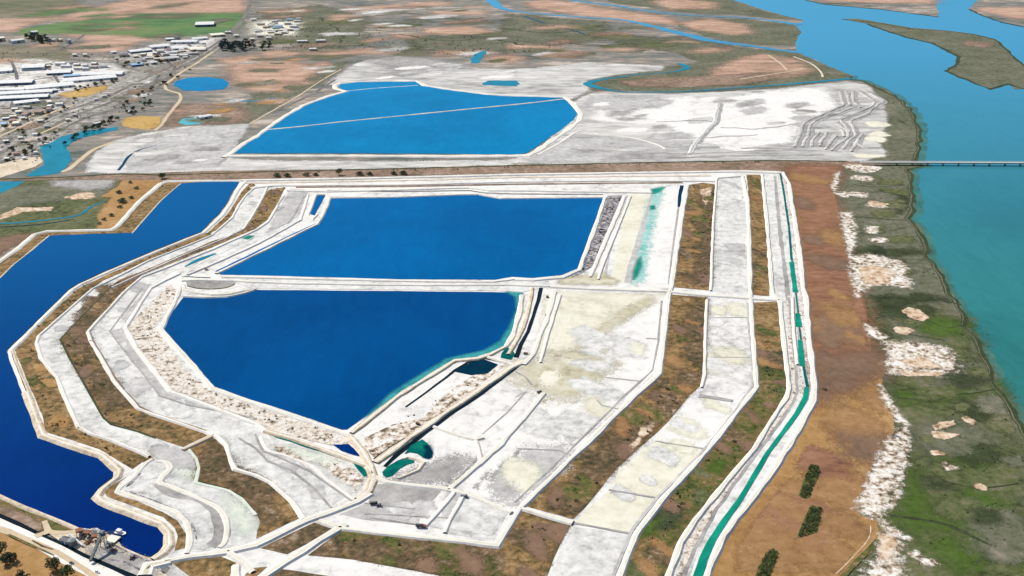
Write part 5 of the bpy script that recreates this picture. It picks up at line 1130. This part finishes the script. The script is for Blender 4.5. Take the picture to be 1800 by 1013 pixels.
S("white warehouse with a long dark window band, topmost in the shed cluster", 38, 125, 78, 123, 34, 11, "white_roof", "wall_white", window="wall_blue")
S("white warehouse just right of the one with the dark window band", 82, 133, 124, 131, 28, 7, "white_roof", "wall_blue", doors=3)
S("very long white shed reaching furthest right, upper of the two", 126, 136, 214, 134, 24, 7, "white_roof", "wall_white", doors=5)
S("very long cream white shed reaching furthest right, lower of the two", 112, 147, 206, 139, 30, 6, "white_roof", "wall_white", doors=5)
S("blue roofed warehouse between the long white sheds", 112, 138, 142, 136, 16, 6.5, "blue_roof", "wall_blue", doors=2)
S("long white shed in the middle row at the left edge, dark blue wall", -20, 152, 56, 149, 26, 8, "white_roof", "wall_blue", doors=4)
S("long white shed in the middle row with a pale blue end", 46, 161, 132, 153, 30, 7, "white_roof", "wall_white", doors=5)
S("white shed third from the bottom of the left edge cluster", -20, 162, 42, 161, 18, 6, "white_roof", "wall_white", doors=3)
S("long white shed second from the bottom of the left edge cluster", -20, 171, 92, 165, 22, 7, "white_roof", "wall_white", doors=5)
S("longest white shed at the bottom of the left edge cluster", -20, 179, 84, 174, 22, 7, "white_roof", "wall_blue", doors=5)
S("short white shed at the lower right corner of the left edge cluster", 26, 186, 70, 181, 18, 6, "white_roof", doors=2)
S("small blue warehouse at the right end of the bottom sheds", 88, 164, 102, 162, 14, 7, "white_roof", "wall_blue", doors=1)
S("large white warehouse standing alone on the green field", 343, 48, 376, 47, 42, 10, "white_roof", "wall_blue", doors=2)
S("long white roofed warehouse below the green field, longest of its row", 300, 78, 346, 77, 24, 8, "white_roof", doors=3)
S("white warehouse left of the longest one below the green field", 266, 87, 300, 84, 24, 8, "white_roof", doors=2)
S("long white warehouse at the left end of the row above the grey yards", 230, 95, 268, 91, 22, 7, "white_roof", "wall_blue", doors=3)
S("white warehouse in the middle of the yards beside the highway", 303, 89, 330, 87, 26, 7, "white_roof", doors=2)
S("pale warehouse nearest the highway at the right end of the yards", 336, 91, 364, 88, 24, 7, "cream_roof", "wall_tan", doors=2)
S("lilac white warehouse above the longest one, close to the highway", 340, 72, 366, 70, 20, 7, "white_roof", doors=2)
S("cream warehouse furthest right in the row beside the highway", 372, 66, 396, 64, 24, 8, "cream_roof", "wall_tan", doors=2)
S("grey flat roofed warehouse among the yards above the highway", 290, 108, 306, 107, 20, 7, "grey_roof", "wall_tan", doors=2, flat=True)
S("dark roofed warehouse at the left end of the yards", 210, 101, 226, 100, 20, 8, "dark_roof", "wall_tan", doors=1)
S("dark roofed building at the foot of the green field", 308, 71, 318, 70, 16, 9, "dark_roof", "wall_tan", doors=1)
S("pale blue building left of the dark roofed one at the foot of the green field", 292, 72, 307, 71, 16, 6, "white_roof", "wall_blue", doors=1)
S("teal and dark building in a yard below the white row", 232, 118, 252, 116, 16, 6, "blue_roof", "wall_blue", doors=1)
S("small white building at the left end below the pink field", 197, 95, 206, 94, 14, 6, "white_roof", doors=1)
S("small white building beside the highway crossing", 354, 80, 362, 79, 14, 8, "white_roof", doors=1)
shed("barn", "barn", "cream white barn at the far left edge by the farm grove", -6, 74, 10, 72, 26, 10, "cream_roof", "wall_tan", doors=1)
shed("barn", "barn", "white barn below the farm grove", 22, 77, 44, 74, 22, 8, "white_roof", "wall_white", doors=1)
shed("barn", "barn", "small white barn half hidden above the farm grove", 56, 61, 67, 60, 16, 8, "white_roof", "wall_white", doors=1)
shed("barn", "barn", "upright white farm building right of the farm grove", 120, 77, 126, 76, 10, 11, "white_roof", "wall_white", doors=1)
shed("barn", "barn", "white barn directly right of the farm grove", 93, 74, 99, 73, 12, 7, "white_roof", "wall_white")
shed("barn", "barn", "small pale barn between the grove and the upright building", 105, 74, 111, 73, 12, 7, "cream_roof", "wall_tan")
shed("pump_house", "building", "white roofed building beside the teal treatment pool", 352, 211, 374, 207, 14, 5, "white_roof", "wall_white", doors=1)
shed("pump_house", "building", "tiny white hut beside the ochre lot", 166, 221, 178, 219, 9, 4, "white_roof", "wall_white", doors=1)
for i, (px, py, ln, roof, wall) in enumerate((
    (6,252,9,"white_roof","wall_white"),(14,262,8,"grey_roof","wall_tan"),(32,246,8,"white_roof","wall_tan"),(48,262,7,"brown_roof","wall_tan"),(58,240,8,"white_roof","wall_white"),
    (24,274,9,"brown_roof","wall_tan"),(78,226,9,"grey_roof","wall_tan"),(66,216,10,"white_roof","wall_tan"),(4,212,12,"white_roof","wall_blue"),(20,222,9,"brown_roof","wall_tan"),
    (116,214,8,"cream_roof","wall_tan"),(128,206,7,"grey_roof","wall_tan"),(180,172,7,"white_roof","wall_white"),(166,178,6,"white_roof","wall_white"),(40,282,6,"white_roof","wall_white"),
    (60,272,6,"white_roof","wall_white"),(36,252,7,"grey_roof","wall_tan"),(226,200,9,"white_roof","wall_tan"),(8,283,8,"white_roof","wall_tan"),(244,108,8,"cream_roof","wall_tan"),
    (312,100,8,"white_roof","wall_white"),(322,104,8,"white_roof","wall_tan"),(264,112,9,"white_roof","wall_white"),(330,97,9,"white_roof","wall_white"))):
    shed("house", "house", "small low house among trees on the roads left of the railway", px, py, px+ln, py-.6, 8, 4.5, roof, wall, group="small houses left of the railway")
for i, (px, py, ln, roof) in enumerate(((446,55,12,"white_roof"),(462,50,10,"cream_roof"),(470,57,14,"white_roof"),(484,48,10,"cream_roof"),(490,60,14,"white_roof"),(505,55,10,"cream_roof"),
    (452,66,10,"white_roof"),(468,70,9,"white_roof"),(440,72,8,"cream_roof"),(500,44,12,"white_roof"),(478,40,9,"white_roof"),(522,76,18,"white_roof"),(556,75,16,"white_roof"),(544,90,12,"white_roof"),(396,60,10,"white_roof"),(412,66,8,"cream_roof"),(128,100,7,"white_roof"),(146,100,7,"white_roof"))):
    shed("house", "house", "pale roofed house in the distant settlement right of the highway", px, py, px+ln, py-.4, 14, 6, roof, "wall_tan", group="houses right of the highway")

random.seed(19)
for poly, n, l0, l1, label, group in (
    ([(232,100),(300,88),(360,82),(340,98),(285,112),(236,118)], 26, 9, 22, "small workshop among the crowded yards above the highway", "workshops in the yards above the highway"),
    ([(60,112),(140,112),(190,118),(150,128),(70,122)], 12, 10, 22, "small pale unit behind the long white sheds", "units behind the long white sheds"),
    ([(0,196),(60,186),(110,176),(90,196),(0,232)], 14, 8, 16, "small building along the street below the long white sheds", "buildings below the long white sheds"),
    ([(440,36),(520,34),(540,56),(470,66),(446,60)], 16, 9, 18, "pale building in the distant settlement across the highway", "more buildings of the distant settlement")):
    for k, (px, py) in enumerate(sample(poly, n, 20)):
        ln = random.uniform(l0, l1)
        shed("workshop" if l1 > 18 else "house", "building", label, px, py, px + ln*.8, py - random.uniform(-.3, 1.2), random.uniform(9, 16), random.uniform(4, 6.5), random.choice(("white_roof","white_roof","white_roof","cream_roof","cream_roof","grey_roof","grey_roof","brown_roof","blue_roof")), random.choice(("wall_white","wall_tan")), group=group)
scatter("shrubs", [[(0,200),(130,176),(250,140),(340,104),(330,122),(230,190),(130,245),(60,290),(0,300)], [(0,78),(130,84),(230,92),(200,108),(120,106),(0,108)], [(440,20),(560,30),(620,80),(480,92)], [(560,60),(700,50),(860,64),(1000,84),(860,100),(640,92)]], 26, 2.0, "leaf_olive", 39, .6, 8)

# ------------------------------------------------------------------ salt loading plant in the bottom left corner
def tower():
    x, y, _ = gp(184, 962); t = thing("conveyor_tower", "tall grey lattice conveyor tower at the tip of the deep blue inlet", "tower", (x, y, 1.0), math.radians(-12)); t.scale = (.82, .82, .82)
    hT = 13.0
    for sx in (-1, 1):
        for sy in (-1, 1): MB().tube((sx*2.6, sy*2.6, -.5), (sx*1.6, sy*1.6, hT), .28, .22, 6).build("leg", "steel_grey", t)
    b = MB()
    for k in range(4):
        z0, z1 = hT*k/4, hT*(k+1)/4; w0, w1 = 2.6-k*.25, 2.6-(k+1)*.25
        for (ax, ay), (bx, by) in (((-1,-1),(1,-1)),((1,-1),(1,1)),((1,1),(-1,1)),((-1,1),(-1,-1))):
            b.tube((ax*w0,ay*w0,z0), (bx*w1,by*w1,z1), .11, .11, 4); b.tube((ax*w1,ay*w1,z1-.1), (bx*w1,by*w1,z1-.1), .11, .11, 4)
    b.build("bracing", "steel_grey", t)
    p = MB(); p.box(-3.4,3.4,-3.0,3.0,hT,hT+.4); p.build("platform", "galvanised", t)
    c = MB(); c.box(-2.2,1.4,-1.8,1.8,hT+.402,hT+3.0); c.poly([(-2.6,-2.1,hT+3.0),(1.8,-2.1,hT+3.0),(1.8,2.1,hT+3.0),(-2.6,2.1,hT+3.0),(-2.6,0,hT+4.0),(1.8,0,hT+4.0)],[(0,1,5,4),(2,3,4,5),(1,2,5),(3,0,4),(3,2,1,0)]); c.build("cabin", "galvanised", t)
    bm = MB(); bm.tube((1.5,0,hT+.9), (13,3,hT+.2), .35, .25, 6); bm.tube((-2,0,hT+.9), (-9,-2,hT+.4), .35, .25, 6); bm.tube((0,0,hT+3.9),(12,2.8,hT+.4),.08,.08,4); bm.build("boom", "steel_grey", t)
    g = MB(); A = Vector((-.3,-2.4,hT-1.2)); B = Vector((2,-26,1.6))
    d = (B-A); side = Vector((d.y,-d.x,0)).normalized()*1.15
    P = [A-side,A+side,B+side,B-side]; P = [tuple(p) for p in P] + [tuple(p+Vector((0,0,2.0))) for p in P]
    g.poly(P, [(3,2,1,0),(4,5,6,7),(0,1,5,4),(1,2,6,5),(2,3,7,6),(3,0,4,7)]); g.build("conveyor_gallery", "steel_grey", t)
    s = MB()
    for f in (.35, .7):
        q = A+d*f
        for sg in (-1, 1): s.tube((q.x+sg*1.8, q.y, -.4), (q.x+sg*.6, q.y, q.z), .16, .14, 5)
    s.build("trestle", "steel_grey", t)
tower()
x, y, _ = gp(205, 937); t = thing("pump_barge", "small white pump barge floating beside the conveyor tower", "barge", (x, y, .5), math.radians(-22))
m = MB(); m.poly([(-.5,-2,0),(7,-2,0),(8.6,0,0),(7,2,0),(-.5,2,0),(-.7,-2.2,1),(7.3,-2.2,1),(9.2,0,1.1),(7.3,2.2,1),(-.7,2.2,1)], [(0,4,3,2,1),(5,6,7,8,9),(0,1,6,5),(1,2,7,6),(2,3,8,7),(3,4,9,8),(4,0,5,9)]); m.build("hull", "paint_white", t)
m = MB(); m.box(1,4.5,-1.3,1.3,1.002,3.0); m.box(.7,4.8,-1.6,1.6,3.002,3.2); m.build("cabin", "paint_white", t)
m = MB(); m.tube((-.5,0,1.2), (-10,-5,.8), .25, .25, 6); m.build("hose", "steel_grey", t)
def plant_box(kind, cat, label, px, py, rz, parts):
    x, y, _ = gp(px, py); t = thing(kind, label, cat, (x, y, 1.05), math.radians(rz))
    for nm, mat, fn in parts: m = MB(); fn(m); m.build(nm, mat, t)
plant_box("dock", "dock", "pale timber landing right of the conveyor tower at the water", 196, 950, -20, (("decking","cream_roof",lambda m: m.box(-3,6,-4,4,.6,1.0)),
    ("pile","weathered_timber",lambda m: [m.tube((a,b,-2),(a,b,.6),.25,.25,6) for a in (-2,2,5) for b in (-3,3)]), ("fender","weathered_timber",lambda m: m.box(6.002,6.4,-4,4,.1,1.1))))
plant_box("storage_tank", "tank", "round teal grey storage tank beside the black ditch, left of the tower", 128, 960, 0, (("shell","steel_grey",lambda m: m.tube((0,0,-.3),(0,0,4.5),3,3,20)),("roof","galvanised",lambda m: m.tube((0,0,4.51),(0,0,5.5),3.1,.3,20)),("ladder","rust",lambda m: [m.tube((3.1,-.3,0),(3.1,-.3,5),.05,.05,4), m.tube((3.1,.3,0),(3.1,.3,5),.05,.05,4)])))
plant_box("control_shed", "building", "dark blue roofed shed left of the storage tank by the ditch", 119, 956, -25, (("wall","wall_blue",lambda m: m.box(-4,4,-2.5,2.5,-.3,3)),("roof","dark_roof",lambda m: m.poly([(-4.4,-2.9,3.01),(4.4,-2.9,3.01),(4.4,2.9,3.01),(-4.4,2.9,3.01),(-4.4,0,4.3),(4.4,0,4.3)],[(0,1,5,4),(2,3,4,5),(1,2,5),(3,0,4),(3,2,1,0)])),("door","paint_white",lambda m: m.box(-.6,.6,-2.6,-2.45,-.2,2))))
plant_box("inclined_conveyor", "conveyor", "pale inclined conveyor running down to the ditch left of the tower", 124, 949, -38, (("belt","paint_white",lambda m: m.poly([(0,-.7,4.2),(0,.7,4.2),(17,.7,1.2),(17,-.7,1.2),(0,-.7,4.7),(0,.7,4.7),(17,.7,1.7),(17,-.7,1.7)],[(3,2,1,0),(4,5,6,7),(0,1,5,4),(1,2,6,5),(2,3,7,6),(3,0,4,7)])),
    ("support","steel_grey",lambda m: [m.tube((a,s,-.3),(a,s*.5,4.1-a*.18),.15,.12,5) for a in (1,8,15) for s in (-1,1)])))
for px, py, rz, lab in ((140,941,20,"rust brown salt hopper nearest the brown bank, left of the tower"),(155,944,-15,"rust brown salt hopper second from the tower"),(168,950,10,"rust brown salt hopper closest to the tower")):
    plant_box("hopper", "hopper", lab, px, py, rz, (("bin","rust",lambda m: m.poly([(-1,-1,1.6),(1,-1,1.6),(1,1,1.6),(-1,1,1.6),(-2.4,-2.4,4),(2.4,-2.4,4),(2.4,2.4,4),(-2.4,2.4,4)],[(3,2,1,0),(0,1,5,4),(1,2,6,5),(2,3,7,6),(3,0,4,7),(4,5,6,7)])),
        ("leg","machine_dark",lambda m: [m.tube((a*2,b*2,-.3),(a*1.8,b*1.8,3),.16,.16,5) for a in (-1,1) for b in (-1,1)]), ("chute","machine_dark",lambda m: m.tube((0,0,1.6),(2.5,0,.3),.5,.4,6))))
for px, py, s, lab in ((147,937,1.0,"pale salt heap at the water's edge left of the tower"),(164,938,1.2,"larger pale salt heap at the water's edge beside the tower"),(188,958,.9,"small pale salt heap right of the tower")):
    x, y, _ = gp(px, py); rs = np.random.default_rng(int(px)); vs = [(0,0,3.2*s)]; fs = []
    for ring, (r, z) in enumerate(((1.6,2.2),(3.2,.9),(4.8,-.2))):
        for k in range(14): q = r*s*rs.uniform(.82,1.15); vs.append((q*math.cos(k/14*6.283), q*math.sin(k/14*6.283), z*s*rs.uniform(.85,1.1)))
    for k in range(14):
        fs.append((0,1+k,1+(k+1)%14))
        for r in (0,1): fs.append((1+r*14+k,1+(r+1)*14+k,1+(r+1)*14+(k+1)%14,1+r*14+(k+1)%14))
    o = link_mesh("salt_heap", vs, fs, "levee"); o.location = (x, y, 1.05); tag(o, lab, "heap")

for px, py, r, mat, lab in ((146,947,3.4,"machine_dark","black scrap heap below the rust brown hoppers"),(158,955,3.0,"rust","rust red scrap heap below the middle hopper"),(134,952,3.2,"machine_dark","dark scrap heap between the storage tank and the inclined conveyor"),
        (194,962,3.6,"machine_dark","dark scrap heap right of the tower foot"),(203,970,2.8,"weathered_timber","brown timber heap right of the tower along the bank"),(112,950,3.0,"weathered_timber","timber heap at the left end of the plant beside the ditch"),(232,984,2.6,"machine_dark","small dark scrap heap on the grey yard right of the plant"),(262,1001,2.6,"machine_dark","small dark scrap heap furthest right on the grey yard")):
    x, y, _ = gp(px, py); rs = np.random.default_rng(int(px*3+py)); m = MB()
    for k in range(15):
        a = rs.random()*6.28; d = r*rs.random()**.7; L = .7+1.6*rs.random(); h = (1-d/r)*1.4+.25; dx, dy = math.cos(a*2.3)*L, math.sin(a*2.3)*L
        m.tube((d*math.cos(a)-dx, d*math.sin(a)-dy, h*.5), (d*math.cos(a)+dx, d*math.sin(a)+dy, h*(.6+.8*rs.random())), .28+.3*rs.random(), .22, 5)
    o = m.build("scrap_heap", mat); o.location = (x, y, 1.0); tag(o, lab, "heap")

# ------------------------------------------------------------------ vehicles
def vehicle(kind, cat, label, px, py, rz, body, bed, L=7.5, W=2.5, cab=2.2, hb=1.6):
    x, y, _ = gp(px, py); t = thing(kind, label, cat, (x, y, 1.1), math.radians(rz)); t.scale = (.8, .8, .8)
    hc = 2.7 if bed else 1.5
    if bed:
        m = MB(); m.poly([(L-cab,-W/2,.6),(L,-W/2,.6),(L,W/2,.6),(L-cab,W/2,.6),(L-cab,-W/2,hc),(L-.5,-W/2,hc),(L-.5,W/2,hc),(L-cab,W/2,hc)],[(3,2,1,0),(4,5,6,7),(0,1,5,4),(1,2,6,5),(2,3,7,6),(3,0,4,7)]); m.build("cab", body, t)
        m = MB(); m.box(0,L-cab-.15,-W/2,W/2,.9,.9+hb); m.build("bed", bed, t)
        MB().box(.1,L-.2,-W/2+.4,W/2-.4,.5,.59).build("chassis", "machine_dark", t)
        m = MB(); m.poly([(L-.42,-W/2+.2,1.6),(L-.42,W/2-.2,1.6),(L-.52,W/2-.2,2.5),(L-.52,-W/2+.2,2.5),(L-.05,-W/2+.2,1.6),(L-.05,W/2-.2,1.6),(L-.36,W/2-.2,2.5),(L-.36,-W/2+.2,2.5)],[(0,3,2,1),(4,5,6,7),(0,1,5,4),(2,3,7,6)]); m.build("windscreen", "glass_dark", t)
        wx = (1.2, 2.4, L-1.2)
    else:
        L = 4.6; W = 1.8
        m = MB(); m.poly([(0,-W/2,.35),(L,-W/2,.35),(L,W/2,.35),(0,W/2,.35),(0,-W/2,.95),(L,-W/2,.85),(L,W/2,.85),(0,W/2,.95)],[(3,2,1,0),(4,5,6,7),(0,1,5,4),(1,2,6,5),(2,3,7,6),(3,0,4,7)])
        m.poly([(.4,-W/2+.08,.951),(3.4,-W/2+.08,.93),(3.4,W/2-.08,.93),(.4,W/2-.08,.951),(.9,-W/2+.25,1.5),(2.6,-W/2+.25,1.5),(2.6,W/2-.25,1.5),(.9,W/2-.25,1.5)],[(4,5,6,7)]); m.build("body", body, t)
        m = MB(); m.poly([(.4,-W/2+.08,.951),(3.4,-W/2+.08,.93),(3.4,W/2-.08,.93),(.4,W/2-.08,.951),(.9,-W/2+.25,1.49),(2.6,-W/2+.25,1.49),(2.6,W/2-.25,1.49),(.9,W/2-.25,1.49)],[(0,1,5,4),(1,2,6,5),(2,3,7,6),(3,0,4,7)]); m.build("window", "glass_dark", t)
        wx = (.9, L-.9)
    r = .5 if bed else .33
    for a in wx:
        for s in (-1, 1): MB().tube((a, s*(W/2-.25), r), (a, s*(W/2+.04), r), r, r, 12).build("wheel", "tyre", t)
vehicle("dump_truck", "truck", "dark dump truck on the white road left of the grey pan", 650, 889, 10, "machine_dark", "machine_dark", 8)
vehicle("pickup_truck", "truck", "smaller dark pickup truck right behind the dump truck", 661, 892, 10, "paint_blue", "machine_dark", 5.5, 2.0, 1.8, .7)
vehicle("salt_truck", "truck", "black and red truck parked on the white road above the brown strip", 731, 928, -4, "paint_red", "machine_dark", 10, 2.6, 2.2, 2.0)
vehicle("parked_car", "car", "dark blue car on the white road beside the round olive tree", 123, 991, -25, "paint_blue", None)
vehicle("parked_car", "car", "white car on the white road near the bottom edge", 168, 1007, -25, "paint_white", None)
vehicle("service_truck", "truck", "dark truck standing alone on the cream stained pan", 944, 693, 20, "machine_dark", "machine_dark", 6, 2.3, 1.9, 1.2)
vehicle("water_truck", "truck", "grey truck at the corner of the pale pan right of the grey pan", 810, 875, -10, "steel_grey", "galvanised", 7, 2.4, 2, 1.4)
for px, py, rz, lab in ((962,524,70,"rust brown pump unit at the top of the cream pan beside the dark slot"),(924,624,10,"rust brown pump unit beside the foot of the dark channel"),(363,476,0,"dark pump unit on the pale ground above the long oval basin"),(735,748,-30,"rust brown pump unit on the beige levee crossing above the teal pool")):
    plant_box("pump_unit", "pump", lab, px, py, rz, (("skid","machine_dark",lambda m: m.box(-2.4,2.4,-1,1,.4,.7)),("engine","rust",lambda m: m.box(-2,.4,-.8,.8,.702,2)),("pump_head","steel_grey",lambda m: m.tube((.6,0,1.2),(2.2,0,1.2),.5,.5,10)),("outlet_pipe","steel_grey",lambda m: m.tube((2,0,1.2),(5,1,.3),.2,.2,6))))
